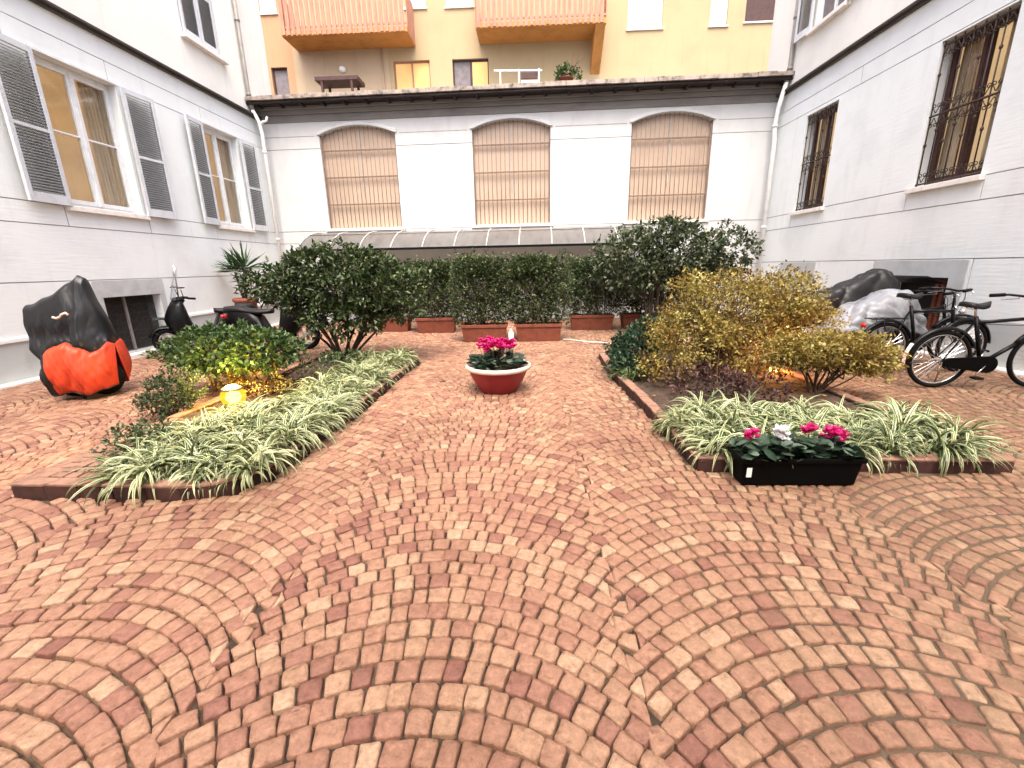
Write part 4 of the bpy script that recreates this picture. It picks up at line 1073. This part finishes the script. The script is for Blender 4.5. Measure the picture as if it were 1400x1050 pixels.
for _ in range(70):
    a = random.uniform(0,6.28); q = random.uniform(.27,.345); r_ = random.uniform(.014,.026)
    m.lathe([(.001,r_*.7),(r_*.8,r_*.35),(r_,0),(r_*.7,-r_*.4)], (q*cos(a), q*sin(a), .305), 6, random.uniform(.8,1.3), random.uniform(.8,1.3))
m.build('pebbles', M['pebble'], bw, True)
n = 300; a = rng.uniform(0,2*pi,n); q = .33*np.sqrt(rng.uniform(0,1,n))
P = np.stack([q*np.cos(a), q*np.sin(a), .34+rng.uniform(0,.17,n)*(1-.5*q/.33)],1); D = np.stack([np.cos(a)*(.4+q*3), np.sin(a)*(.4+q*3), rng.uniform(-.1,.7,n)],1)
V, Q = round_leaves(P, D, rng.uniform(.05,.085,n)); link('foliage', np_mesh('foliage', V, [Q]), M['cyclleaf'], bw)
m = MB()
for _ in range(42):
    m = MB(); a = random.uniform(0,6.28); q = .27*math.sqrt(random.random()); flower_head(m, (q*cos(a), q*sin(a), .53+random.uniform(0,.13)*(1-q*2)), .04, 7, .035); m.build('flower_head', M['petaldark'], bw)
m = MB()
for _ in range(40):
    a = random.uniform(0,6.28); q = .22*math.sqrt(random.random()); m.tube([(q*.8*cos(a), q*.8*sin(a), .33),(q*cos(a), q*sin(a), .54)], .003, 4)
m.build('flower_stalks', M['barkred'], bw)

px = thing('planter_box', 'long black plastic planter box of pink and white cyclamen before the right bed', 'planter', (1.84,2.86,0), R(-.5))
m = MB(); L, W2, H = .80, .20, .215
def rr(ex, z): return [(-L/2-ex,-W2/2-ex,z),(L/2+ex,-W2/2-ex,z),(L/2+ex,W2/2+ex,z),(-L/2-ex,W2/2+ex,z)]
m.loft([rr(-.03,.0), rr(-.022,.012), rr(-.005,H-.035), rr(.012,H-.033), rr(.012,H), rr(-.004,H), rr(-.01,H-.05)], cap=False); m.f.append((3,2,1,0)); k = len(m.v); m.f.append((k-4,k-3,k-2,k-1))
m.build('box', M['plasticblack'], px, bevel=.006)
m = MB(); m.add([(-L/2+.028,-W2/2-.004,.085),(-L/2+.062,-W2/2-.004,.085),(-L/2+.062,-W2/2-.0055,.155),(-L/2+.028,-W2/2-.0055,.155)], [(0,1,2,3)])
m.v = [(x,y-.012,z) for x,y,z in m.v]; m.build('sticker', M['label'], px)
n = 190; P = np.stack([rng.uniform(-.38,.38,n), rng.uniform(-.10,.10,n), .21+rng.uniform(-.01,.11,n)],1); D = np.stack([rng.normal(0,.7,n), rng.normal(-.25,.7,n), rng.uniform(-.25,.5,n)],1)
V, Q = round_leaves(P, D, rng.uniform(.055,.095,n)); link('foliage', np_mesh('foliage', V, [Q]), M['cyclleaf'], px)
for x, y, z, r_, nf, mt in ((-.305,0,.315,.042,13,'petaldark'), (-.115,.02,.33,.052,20,'petalwhite'), (.085,.02,.335,.045,13,'petaldark'), (.235,-.01,.325,.070,26,'petaldark'), (-.09,-.03,.285,.03,5,'petalwhite')):
    m = MB(); flower_head(m, (x,y,z), r_, nf, .05); o = m.build('flower_head', M[mt], px)
    for _ in range(4): pass
    s = MB(); s.tube([(x*.97,y,.2),(x,y,z+.01)], .004, 5); s.build('stalk', M['barkred'], o)
    if mt == 'petalwhite': o['label'] = 'white cyclamen flowers'

# ------------------------------------------------------------------ garden lamp
M['lampglow'] = emis('lamp_glass', (1.0,.56,.045), .75)
M['lampbulb'] = emis('lamp_bulb_white', (1.0,.80,.35), 3.0)
_m, _t, _b = nt('lamp_shell'); _t.nodes.remove(_b)
_a = N(_t, 'ShaderNodeBsdfTransparent'); _a.inputs[0].default_value = (1,.80,.22,1); _e = N(_t, 'ShaderNodeEmission', Strength=.42); _e.inputs[0].default_value = (1,.60,.05,1)
_x = N(_t, 'ShaderNodeMixShader'); _x.inputs[0].default_value = .45; _t.links.new(_a.outputs[0], _x.inputs[1]); _t.links.new(_e.outputs[0], _x.inputs[2]); _t.links.new(_x.outputs[0], _t.nodes['Material Output'].inputs[0])
M['lampshell'] = _m
gl = thing('garden_lamp', 'low glowing yellow garden lamp with grey cap among the spider plants', 'lamp', (-3.22,4.42,.03))
m = MB(); m.lathe([(.001,0),(.05,0),(.05,.10),(.001,.10)], (0,0,0), 16); m.build('post', M['pipegrey'], gl, True)
m = MB(); m.lathe([(.06,.09),(.105,.10),(.125,.155),(.115,.215),(.08,.25)], (0,0,0), 20); m.build('lamp_glass', M['lampshell'], gl, True)
m = MB(); m.lathe([(.001,.10),(.05,.105),(.078,.15),(.06,.205),(.001,.225)], (0,0,0), 16); m.build('bulb', M['lampbulb'], gl, True)
m = MB(); m.lathe([(.001,.30),(.05,.29),(.095,.262),(.105,.245),(.001,.245)], (0,0,0), 20); m.build('cap', M['lampcap'], gl, True)
pl = bpy.data.lights.new('lamp_bulb', 'POINT'); pl.energy = 24; pl.color = (1,.66,.16); pl.shadow_soft_size = .10
po = bpy.data.objects.new('lamp_bulb', pl); col.objects.link(po); po.parent = gl; po.location = (0,0,.36)
g2 = thing('garden_lamp', 'small amber garden lamp half hidden at the kerb under the golden shrub', 'lamp', (3.22,5.70,.05))
m = MB(); m.lathe([(.001,0),(.03,0),(.03,.05),(.001,.05)], (0,0,0), 12); m.build('post', M['pipegrey'], g2, True)
M['amberglow'] = emis('amber_lamp_glass', (1.0,.42,.10), 4.0)
m = MB(); m.lathe([(.03,.05),(.05,.055),(.055,.09),(.04,.12),(.001,.125)], (0,0,0), 14); m.build('lamp_glass', M['amberglow'], g2, True)
pl = bpy.data.lights.new('lamp_bulb', 'POINT'); pl.energy = 9; pl.color = (1,.38,.08); pl.shadow_soft_size = .05
po = bpy.data.objects.new('lamp_bulb', pl); col.objects.link(po); po.parent = g2; po.location = (0,0,.2)

# ------------------------------------------------------------------ wheels shared by the two wheelers (x forward, y across, z up)
def wheel(parent, x, R_, rt, hub=.03, spokes=0, depth=None, wide=None):
    t = MB(); t.ring((x,0,R_), (0,1,0), R_-rt, rt, 48, 8)
    o = t.build('wheel', M['tyre'], parent, True)
    r = MB(); r.ring((x,0,R_), (0,1,0), R_-rt*2.0-.004, .010 if spokes else .022, 48, 6)
    r.build('rim', M['chrome'], o, True)
    s = MB()
    if spokes:
        for k in range(spokes):
            a = 2*pi*k/spokes; b = a+(.5 if k % 2 else -.5); sd = .028 if (k//2) % 2 else -.028
            s.tube([(x+hub*cos(b), sd, R_+hub*sin(b)), (x+(R_-rt*2)*cos(a), 0, R_+(R_-rt*2)*sin(a))], .0016, 4, cap=False)
        s.tube([(x,-.045,R_),(x,.045,R_)], .022, 10); s.build('spokes', M['chrome'], o)
    else:
        for k in range(5):
            a = 2*pi*k/5; s.obox((x+cos(a)*R_*.36,0,R_+sin(a)*R_*.36), (cos(a)*R_*.34,0,sin(a)*R_*.34), (0,.02,0), (-sin(a)*.022,0,cos(a)*.022))
        s.tube([(x,-.06,R_),(x,.06,R_)], .05, 12); s.build('spokes', M['pipegrey'], o)
    return o

def mudguard(parent, x, R_, a0, a1, w_, mat, gap=.03):
    m = MB(); rings = []; n = 16; prof = [(-w_,-.018),(-w_*.7,.006),(0,.016),(w_*.7,.006),(w_,-.018)]
    for i in range(n+1):
        a = R(a0+(a1-a0)*i/n); rings.append([(x+(R_+gap+dz)*cos(a), y, R_+(R_+gap+dz)*sin(a)) for y, dz in prof]+[(x+(R_+gap+dz-.004)*cos(a), y*.96, R_+(R_+gap+dz-.004)*sin(a)) for y, dz in prof[::-1]])
    m.loft(rings); return m.build('mudguard', M[mat], parent, True)

# ------------------------------------------------------------------ bicycles
def saddle(parent, x, z, mat='seatblack'):
    m = MB(); rings = []
    for f in np.linspace(0, 1, 12):
        xx = x-.13+.27*f; hw = .085*(1-f)**.8*(1 if f > .06 else .75)+.026; zt = z+.016*math.cos(f*5)+ .014*f+.012
        if f < .01 or f > .99: hw *= .6
        rings.append([(xx,-hw,zt-.055),(xx,-hw*.9,zt-.008),(xx,-hw*.4,zt+.004),(xx,hw*.4,zt+.004),(xx,hw*.9,zt-.008),(xx,hw,zt-.055),(xx,0,zt-.04)])
    m.loft(rings); o = m.build('saddle', M[mat], parent, True)
    s = MB(); s.tube([(x-.08,-.03,z-.035),(x-.05,-.022,z-.055),(x+.06,-.02,z-.05),(x+.10,0,z-.03)], .004, 5); s.tube([(x-.08,.03,z-.035),(x-.05,.022,z-.055),(x+.06,.02,z-.05),(x+.10,0,z-.03)], .004, 5)
    s.build('rails', M['chrome'], o)
    return o
def bicycle(label, loc, rz, wb=1.08, guard=True, rack=False, colr='blackmetal', tail=None, seat_z=.97, bar_z=1.05, chaincase=True, white_guard=False, lean=0):
    t = thing('bicycle', label, 'bicycle', loc, rz, 'bicycles along the right wall'); t.rotation_euler = (R(lean), 0, rz)
    R_ = .345; wheel(t, 0, R_, .024, spokes=32); wheel(t, wb, R_, .024, spokes=32)
    bb = (wb*.42, 0, .285); st = (wb*.42-.19, 0, seat_z-.14); hd0 = (wb-.19, 0, .62); hd1 = (wb-.235, 0, .82)
    m = MB()
    m.tube([bb, (st[0], 0, st[2])], .021, 8); m.tube([hd0, bb], .023, 8); m.tube([hd1, (st[0]+.02, 0, st[2]-.07)], .021, 8)
    m.tube([(hd0[0]+.012,0,hd0[2]-.05), (hd1[0]-.008,0,hd1[2]+.05)], .021, 8)
    for y in (-.05,.05):
        m.tube([bb, (0,y,R_)], .009, 6); m.tube([(st[0]+.01,0,st[2]-.05), (0,y,R_)], .008, 6)
        m.tube([(hd0[0]+.014,y*.6,hd0[2]-.05), (wb-.09,y*.9,.45), (wb,y,R_)], .011, 6)
    m.build('frame', M[colr], t, True)
    m = MB(); m.tube([(st[0],0,st[2]-.02), (st[0]-.035,0,seat_z-.03)], .013, 8); m.build('seat_post', M['chrome'], t, True)
    saddle(t, st[0]-.03, seat_z)
    m = MB(); hx = hd1[0]-.02
    m.tube([(hx+.01,0,.84), (hx-.01,0,bar_z-.03)], .013, 8)
    m.tube([(hx-.20,-.29,bar_z), (hx-.06,-.24,bar_z+.012), (hx+.02,-.12,bar_z), (hx+.035,0,bar_z-.02), (hx+.02,.12,bar_z), (hx-.06,.24,bar_z+.012), (hx-.20,.29,bar_z)], .014, 8)
    hb = m.build('handlebar', M[colr], t, True)
    for s in (-1,1):
        m = MB(); m.tube([(hx-.09,s*.252,bar_z+.010),(hx-.215,s*.296,bar_z-.001)], .021, 8); m.build('grip', M['black'], hb, True)
        m = MB(); m.tube([(hx-.02,s*.17,bar_z),(hx+.03,s*.20,bar_z-.03),(hx-.10,s*.275,bar_z-.05)], .005, 5); m.build('brake_lever', M['chrome'], hb, True)
    m = MB(); m.tube([(hx+.02,.10,bar_z),(hx+.10,.08,bar_z-.10),(hx+.08,.02,.75),(wb-.05,.02,.62)], .004, 5); m.tube([(hx+.02,-.10,bar_z),(hx+.09,-.05,bar_z-.12),(hx-.05,.0,.74),(st[0]+.05,.02,st[2]-.09)], .004, 5)
    m.build('cable', M['black'], hb, True)
    if guard:
        mudguard(t, 0, R_, 20, 195, .028, colr); mudguard(t, wb, R_, 5, 150, .028, colr)
        if white_guard:
            m = MB(); rings = []
            for i in range(9):
                a = R(150+45*i/8); rings.append([(( R_+.045)*cos(a), y, R_+(R_+.045)*sin(a)) for y in (-.026,0,.026)])
            m.loft(rings, closed=False); m.build('mudguard_flap', M['whitepaint'], t, True)
    m = MB(); m.tube([(bb[0],-.07,bb[2]),(bb[0],.07,bb[2])], .02, 10); m.ring((bb[0],-.052,bb[2]), (0,1,0), .085, .006, 30, 5)
    for s in (-1,1): m.tube([(bb[0],s*.068,bb[2]), (bb[0]+s*.10,s*.075,bb[2]-s*-.135)], .009, 6)
    ck = m.build('crank', M['chrome'], t, True)
    for s in (-1,1):
        m = MB(); m.box(bb[0]+s*.10-.045, bb[0]+s*.10+.045, min(s*.078,s*.16), max(s*.078,s*.16), bb[2]+s*.135-.012, bb[2]+s*.135+.012); m.build('pedal', M['black'], ck, bevel=.004)
    if chaincase:
        m = MB(); rings = []; n = 24; xa, xb, ha, hb_ = .06, bb[0]+.12, .055, .10
        out = []
        for i in range(13): a = R(90+180*i/12); out.append((xa+ha*cos(a), .32+ha*sin(a)))
        for i in range(13): a = R(-90+180*i/12); out.append((xb-hb_*.9+hb_*cos(a), bb[2]+.01+hb_*sin(a)))
        m.loft([[(x,-.046,z) for x,z in out], [(x,-.076,z) for x,z in out]]); m.build('chain_case', M['plasticblack'], t, bevel=.006)
    if rack:
        m = MB()
        for y in (-.06,.06):
            m.tube([(st[0]-.02,y*.4,.74),(-.02,y,.745),(-.28,y,.745)], .006, 6); m.tube([(0,y*.9,R_),(-.12,y,.745)], .006, 6)
        for k in range(5): m.tube([(-.26+k*.08,-.06,.745),(-.26+k*.08,.06,.745)], .004, 5)
        m.build('rack', M[colr], t, True)
    if tail:
        m = MB(); m.lathe([(.001,.035),(.032,.028),(.038,0),(.032,-.028),(.001,-.035)], (-.33,0,.66), 12, .6, 1); m.build('tail_light', M['red'], t, True)
    m = MB(); m.tube([(.10,.06,.30),(.16,.16,.01)], .009, 6); m.build('kickstand', M['chrome'], t, True)
    m = MB(); m.lathe([(.001,.05),(.03,.045),(.042,.0),(.03,-.02),(.001,-.03)], (wb-.10,0,.80), 14); m.build('headlight', M['chrome'], t, True)
    return t
bicycle('black city bicycle with dark chain case, nearest the camera by the right bed', (4.83,5.22,0), R(-2), 1.10, rack=False, white_guard=True, seat_z=.985, lean=2)
bicycle('black bicycle with red tail light and rear rack standing in the second row', (4.74,5.93,0), R(4), 1.08, rack=True, tail=True, chaincase=False, seat_z=1.04, bar_z=1.10)
bicycle('dark bicycle standing closest to the right wall with its front wheel against it', (5.05,6.55,0), R(-8), 1.06, chaincase=False, seat_z=.96, bar_z=1.03)

# bicycles under tarps: draped sheets over a hidden frame
def tarp(name, label, loc, rz, L, ht, mat, wd=.34, seed=1, cat='tarp', drop=.35):
    r = np.random.default_rng(seed); nx, ny = 90, 50
    m = MB(); ph = r.uniform(0,6,8)
    pts = []
    for i in range(nx):
        f = i/(nx-1); x = (f-.5)*L; top = ht(f)
        row = []
        for j in range(ny):
            v = (j/(ny-1))*2-1; av = abs(v)
            sag = max(0, av-.25)/.75
            y = math.copysign(wd*(.35*min(av/.25,1)+.65*sag**.7), v)*(1+.10*sin(f*17+ph[0])*sag)
            z = top - (top-drop-.05*sin(f*11+ph[1]+v))*sag**1.25 - .015*av
            f0_ = f; f = f+.045*sin(v*4.3+ph[6])+.03*sin(f*15+ph[7]); v = v+.12*sin(f0_*9+ph[0])
            fo = .055*(abs(sin(f*13+ph[2]+2*v))**.55-.7)*sag + .035*(abs(sin(f*7+ph[3]-5*v))**.6-.6) + .022*(abs(sin(f*23+v*9+ph[4]))**.7-.6)
            f = f0_; row.append((x+.02*sin(v*8+ph[5]), y+fo*(1 if v > 0 else -1), max(.03, z+fo*.8)))
        pts.append(row)
    m.loft(pts, closed=False)
    o = m.build(name, mat, None, True); o.location = loc; o.rotation_euler = (0,0,rz)
    sm = o.modifiers.new('thickness', 'SOLIDIFY'); sm.thickness = .004
    return tag(o, label, cat)
bx = lambda pts: (lambda f: np.interp(f, [p[0] for p in pts], [p[1] for p in pts]))
tarp('bicycle_cover', 'crumpled grey plastic cover slumped over a parked bicycle behind the golden shrub', (4.85,6.5,0), R(6), 1.35, bx([(0,.42),(.15,.60),(.32,.86),(.5,.93),(.64,1.05),(.82,1.07),(1,.85)]), M['tarpgrey'], .34, 3, 'cover', .5)
tarp('bicycle_cover', 'black sheet thrown over a bicycle against the right wall', (5.05,7.3,0), R(6), 1.5, bx([(0,.88),(.3,1.02),(.6,1.18),(.82,1.34),(.9,1.32),(1,1.15)]), M['tarpblack'], .34, 5, 'cover', .25)

# ------------------------------------------------------------------ covered motorcycle
cm = thing('covered_motorcycle', 'motorcycle under a black and orange nylon cover beside the left wall', 'motorcycle', (-5.66,5.18,0), R(14))
wheel(cm, -.13, .24, .06); wheel(cm, .19, .24, .06)
lip = lambda x: np.interp(x, [-.58,-.36,-.25,-.1,.1,.3,.42,.50,.62], [.42,.46,.62,.70,.72,.66,.58,.62,.70])
def cover_grid():
    nx, nv = 110, 101; G = []
    X  = [-.58,-.55,-.40,-.18,.05,.20,.31,.40,.52,.62]
    top = [1.10,1.17,1.20,1.26,1.36,1.43,1.51,1.46,1.12,.82]
    hw = [.13,.23,.27,.28,.29,.31,.31,.26,.21,.14]
    bot = [.30,.17,.10,.09,.10,.09,.08,.09,.11,.16]
    for i in range(nx):
        x = -.58+1.20*i/(nx-1); tz, w_, bz = np.interp(x,X,top), np.interp(x,X,hw), np.interp(x,X,bot)
        lz = max(lip(x), bz+.05)+.012*sin(x*21); row = []
        for j in range(nv):
            v = j/(nv-1)*2-1; a = abs(v); s = 1 if v > 0 else -1
            if a < .25: y = w_*(.55-.30*math.exp(-((x-.31)/.22)**2))*(a/.25); z = tz-.06*(a/.25)**2; f = 0
            else:
                f = (a-.25)/.75; zt = tz-.06
                pk = math.exp(-((x-.31)/.22)**2); y0_ = .55-.30*pk
                y = w_*(y0_+(1-y0_)*(f/.55 if f < .55 else 1)**(.75+.25*pk))
                z = zt+(lz-zt)*(f/.6) if f < .6 else lz+(bz-lz)*((f-.6)/.4)
                if f > .6: y += .02+.085*math.sin(pi*min(1,(f-.6)/.4*.85+.05))-.06*((f-.6)/.4)**2
                elif x < .2: y -= .05*math.exp(-((z-.80)/.10)**2)      # the tuck between top and skirt
            th_ = math.atan2(z-1.56, (x-.31)*1.2); rr_ = min(1, math.hypot(z-1.56, x-.31)*1.6)
            d = .030*rr_*(abs(sin(th_*6.5+s*.7))**.5-.65)*f + .016*rr_*(abs(sin(th_*15+1))**.6-.6)*f + .010*sin(x*15+z*9+1)*f + .022*(abs(sin(x*15-z*4+.6))**.45-.7)*f + .022*(abs(sin((x-z*.9)*12+s))**.45-.7)*f + .012*(abs(sin(x*31+z*15))**.6-.6)*f + .012*(abs(sin(x*9-z*25+2))**.5-.6)*f
            xs_ = .15*max(0,min(1,(f-.42)/.12))*max(0,min(1,(-.30-x)/.2))
            row.append((x+xs_+.010*sin(z*14+v*3), (y+d)*s, z+.010*sin(x*17+v*4)*(f < .55)+.018*sin(x*13+2)*(f > .95)))
        G.append([(p[0]*.67, p[1]*.90, p[2]) for p in row])
    return G
G = cover_grid(); nx, nv = len(G), len(G[0]); cut = [j for j in range(nv) if (abs(j/(nv-1)*2-1)-.25)/.75 >= .6-1e-6]
mk, mo = MB(), MB(); pts = [p for row in G for p in row]; mk.v = list(pts); mo.v = list(pts)
for i in range(nx-1):
    for j in range(nv-1):
        q = (i*nv+j, i*nv+j+1, (i+1)*nv+j+1, (i+1)*nv+j)
        (mo if (j in cut and j+1 in cut) and i > 31 else mk).f.append(q)
for s in (0, nx-1):
    n0 = len(mk.v); c = sum((Vector(p) for p in G[s]), Vector())/nv; mk.v.append(tuple(c)); mo.v.append(tuple(c))
    for j in range(nv-1):
        f = (s*nv+j, s*nv+j+1, n0) if s else (s*nv+j+1, s*nv+j, n0)
        (mo if s and j in cut and j+1 in cut else mk).f.append(f)
def clean(mb):
    used = sorted({i for f in mb.f for i in f}); mp = {u: k for k, u in enumerate(used)}
    mb.v = [mb.v[u] for u in used]; mb.f = [tuple(mp[i] for i in f) for f in mb.f]
for mb, nm, mt, off in ((mk,'cover','coverblack',.0), (mo,'cover_skirt','coverorange',.006)):
    clean(mb); o = mb.build(nm, M[mt], cm, True)
    sm = o.modifiers.new('thickness', 'SOLIDIFY'); sm.thickness = .006; sm.offset = 1
m = MB(); pts_ = [(.02,-.268,1.03),(.06,-.275,1.015),(.10,-.28,1.03),(.13,-.284,1.06),(.17,-.284,1.075),(.19,-.28,1.05)]
m.tube(pts_, .014, 6); m.build('strap', M['bowlrim'], cm, True)
for jf in (max(cut[:len(cut)//2+1]), ) if False else [j for j in range(1, nv) if (j in cut) != (j-1 in cut)]:
    jj = jf if jf in cut else jf-1
    m = MB(); m.tube([Vector(G[i][jj]) for i in range(32, nx, 2)], .006, 5); m.build('seam', M['coverblack'], cm, True)
for jj in (0, nv-1):
    m = MB(); m.tube([Vector(G[i][jj]) for i in range(0, nx, 2)], .008, 5); m.build('hem', M['coverblack'], cm, True)
m = MB(); m.tube([(-.22,.0,.28),(.22,0,.26)], .12, 10); m.tube([(.02,-.05,.25),(.08,-.22,.01)], .014, 6); m.build('engine', M['black'], cm, True)

# ------------------------------------------------------------------ scooters
def scooter(label, loc, rz, windshield=False, long_seat=False, group='parked scooters by the left wall'):
    t = thing('scooter', label, 'scooter', loc, rz, group)
    Rw = .245 if not long_seat else .29; wb = 1.25
    wheel(t, 0, Rw, .055); wheel(t, wb, Rw, .05)
    mudguard(t, wb, Rw, 20, 190, .07, 'blackmetal', .035)
    m = MB(); rings = []                               # rear body and footboard
    secs = [(-.34,.70,.05,.10),(-.25,.66,.11,.16),(-.05,.60,.15,.20),(.18,.56,.17,.22),(.36,.48,.17,.20),(.46,.34,.17,.10),(.75,.29,.18,.05),(.90,.34,.18,.07)]
    for x, z, w_, h in secs: rings.append([(x, w_*cos(a)*(abs(cos(a))**-.35 if abs(cos(a)) > .05 else 1), z+h*sin(a)) for a in [2*pi*k/20 for k in range(20)]])
    m.loft(rings); m.build('body', M['blackmetal'], t, True)
    m = MB(); rings = []                               # leg shield, rising to the bars
    for f in np.linspace(0,1,9):
        x = .86+.20*f-.02*f*f+(-.18*max(0,f-.55)); z = .26+.72*f; w_ = .27*(1-.38*f**2.5); d = .09+.13*sin(pi*f**.8)
        rings.append([(x+d*cos(a)*(1.3 if cos(a) > 0 else .6), w_*sin(a), z) for a in [2*pi*k/18 for k in range(18)]])
    m.loft(rings); m.build('leg_shield', M['blackmetal'], t, True)
    m = MB(); rings = []
    L0, L1 = (-.38, .62) if long_seat else (-.30, .40)
    for f in np.linspace(0,1,14):
        x = L0+(L1-L0)*f; w_ = .14*min(1, .45+f*3, .45+(1-f)*2.5); zb = .72+.02*sin(f*6); h = .085+(.03 if f < .45 else 0)
        rings.append([(x, w_*cos(a), zb+h*.5+h*.6*sin(a)) for a in [2*pi*k/14 for k in range(14)]])
    m.loft(rings); m.build('seat', M['seatblack'], t, True)
    m = MB(); hx = .93; m.tube([(hx+.10,0,.60),(hx,0,1.0)], .03, 8); m.tube([(hx-.13,-.33,1.03),(hx-.04,-.25,1.04),(hx,-.08,1.0),(hx,.08,1.0),(hx-.04,.25,1.04),(hx-.13,.33,1.03)], .014, 8)
    m.lathe([(.001,.06),(.09,.04),(.11,-.02),(.07,-.07),(.001,-.09)], (hx+.03,0,1.0), 14, 1, 1.25)
    hb = m.build('handlebar', M['blackmetal'], t, True)
    for s in (-1,1):
        m = MB(); m.tube([(hx-.08,s*.29,1.035),(hx-.19,s*.36,1.025)], .021, 8); m.build('grip', M['black'], hb, True)
        m = MB(); m.tube([(hx-.03,s*.24,1.04),(hx+.0,s*.30,1.20)], .007, 6); m.lathe([(.001,.014),(.055,.010),(.07,0),(.055,-.010),(.001,-.014)], (hx,s*.32,1.235), 16)
        mm = m.build('mirror', M['black'], hb, True)
    m = MB(); m.lathe([(.001,.05),(.07,.03),(.085,0),(.001,-.01)], (0,0,0), 16); hl = m.build('headlight', M['chrome'], t, True); hl.location = (1.12,0,.80); hl.rotation_euler = (0,R(80),0)
    m = MB(); m.tube([(0,.10,Rw),(.35,.13,Rw+.06)], .05, 10); m.tube([(0,-.1,Rw+.02),(.3,-.1,.32)], .07, 10); m.build('engine', M['pipegrey'], t, True)
    m = MB(); m.lathe([(.001,.02),(.05,.015),(.06,0),(.001,-.01)], (0,0,0), 12); tl = m.build('tail_light', M['red'], t, True); tl.location = (-.36,0,.66); tl.rotation_euler = (0,R(-90),0)
    m = MB(); m.tube([(.35,.0,.2),(.30,.20,.012)], .012, 6); m.build('kickstand', M['chrome'], t, True)
    for s in (-1,1):
        m = MB(); m.tube([(-.30,s*.13,.66),(-.36,s*.18,.68)], .03, 8); m.build('indicator', M['red'], t, True)
    if windshield:
        m = MB(); rings = []
        for f in np.linspace(0,1,10):
            w_ = .21*(1-.65*f**2.2); x = hx+.10-.16*f; z = 1.0+.62*f
            rings.append([(x+.05*(1-(k/6-1)**2), w_*(k/6-1), z) for k in range(13)])
        m.loft(rings, closed=False); o = m.build('windshield', M['shield'], t, True)
        m = MB(); m.tube([(hx+.02,.05,1.05),(hx+.0,.06,1.45),(hx-.01,.05,1.66)], .012, 6); m.build('windshield_stay', M['chrome'], o, True)
    return t
M['shield'] = glassmat('clear_windshield', (.80,.83,.85), .6)
scooter('black scooter with tall clear windshield facing the left wall', (-6.12,9.0,0), R(228), True)
scooter('black scooter with long dark seat and red tail light behind the clipped shrub', (-5.62,8.45,0), R(-4), False, True)

# ------------------------------------------------------------------ small things
m = MB(); m.lathe([(.001,0),(.05,.0),(.055,.02),(.055,.19),(.03,.235),(.022,.24),(.022,.275),(.001,.275)], (0,0,0), 18); o = m.build('canister', M['bottle'], None, True); o.location = (-.365,8.82,0)
tag(o, 'small white plastic canister standing between the two front troughs', 'canister')
m = MB(); m.tube([(.70+i*.105, 9.02-.07*i+.05*sin(i*1.1), .016) for i in range(15)], .013, 6); tag(m.build('hose', M['rope'], None, True), 'pale thin hose lying on the paving right of the front troughs', 'hose')
m = MB()
for _ in range(150):
    x, y = random.choice([(random.uniform(3.5,6.3), random.uniform(3.4,8)), (random.uniform(-6.9,-4), random.uniform(3,9)), (random.uniform(-1.7,1.1), random.uniform(6,10.5))])
    s = random.uniform(.010,.024); a = random.uniform(0,6.28); u = Vector((cos(a),sin(a),random.uniform(-.3,.3)))*s; v_ = Vector((-sin(a),cos(a),random.uniform(-.3,.3)))*s*.55; c = Vector((x,y,.010))
    m.add([c-u, c+v_, c+u, c-v_], [(0,1,2,3)])
tag(m.build('fallen_leaves', M['dryleaf']), 'fallen brown leaves scattered on the paving', 'leaves', kind='stuff')
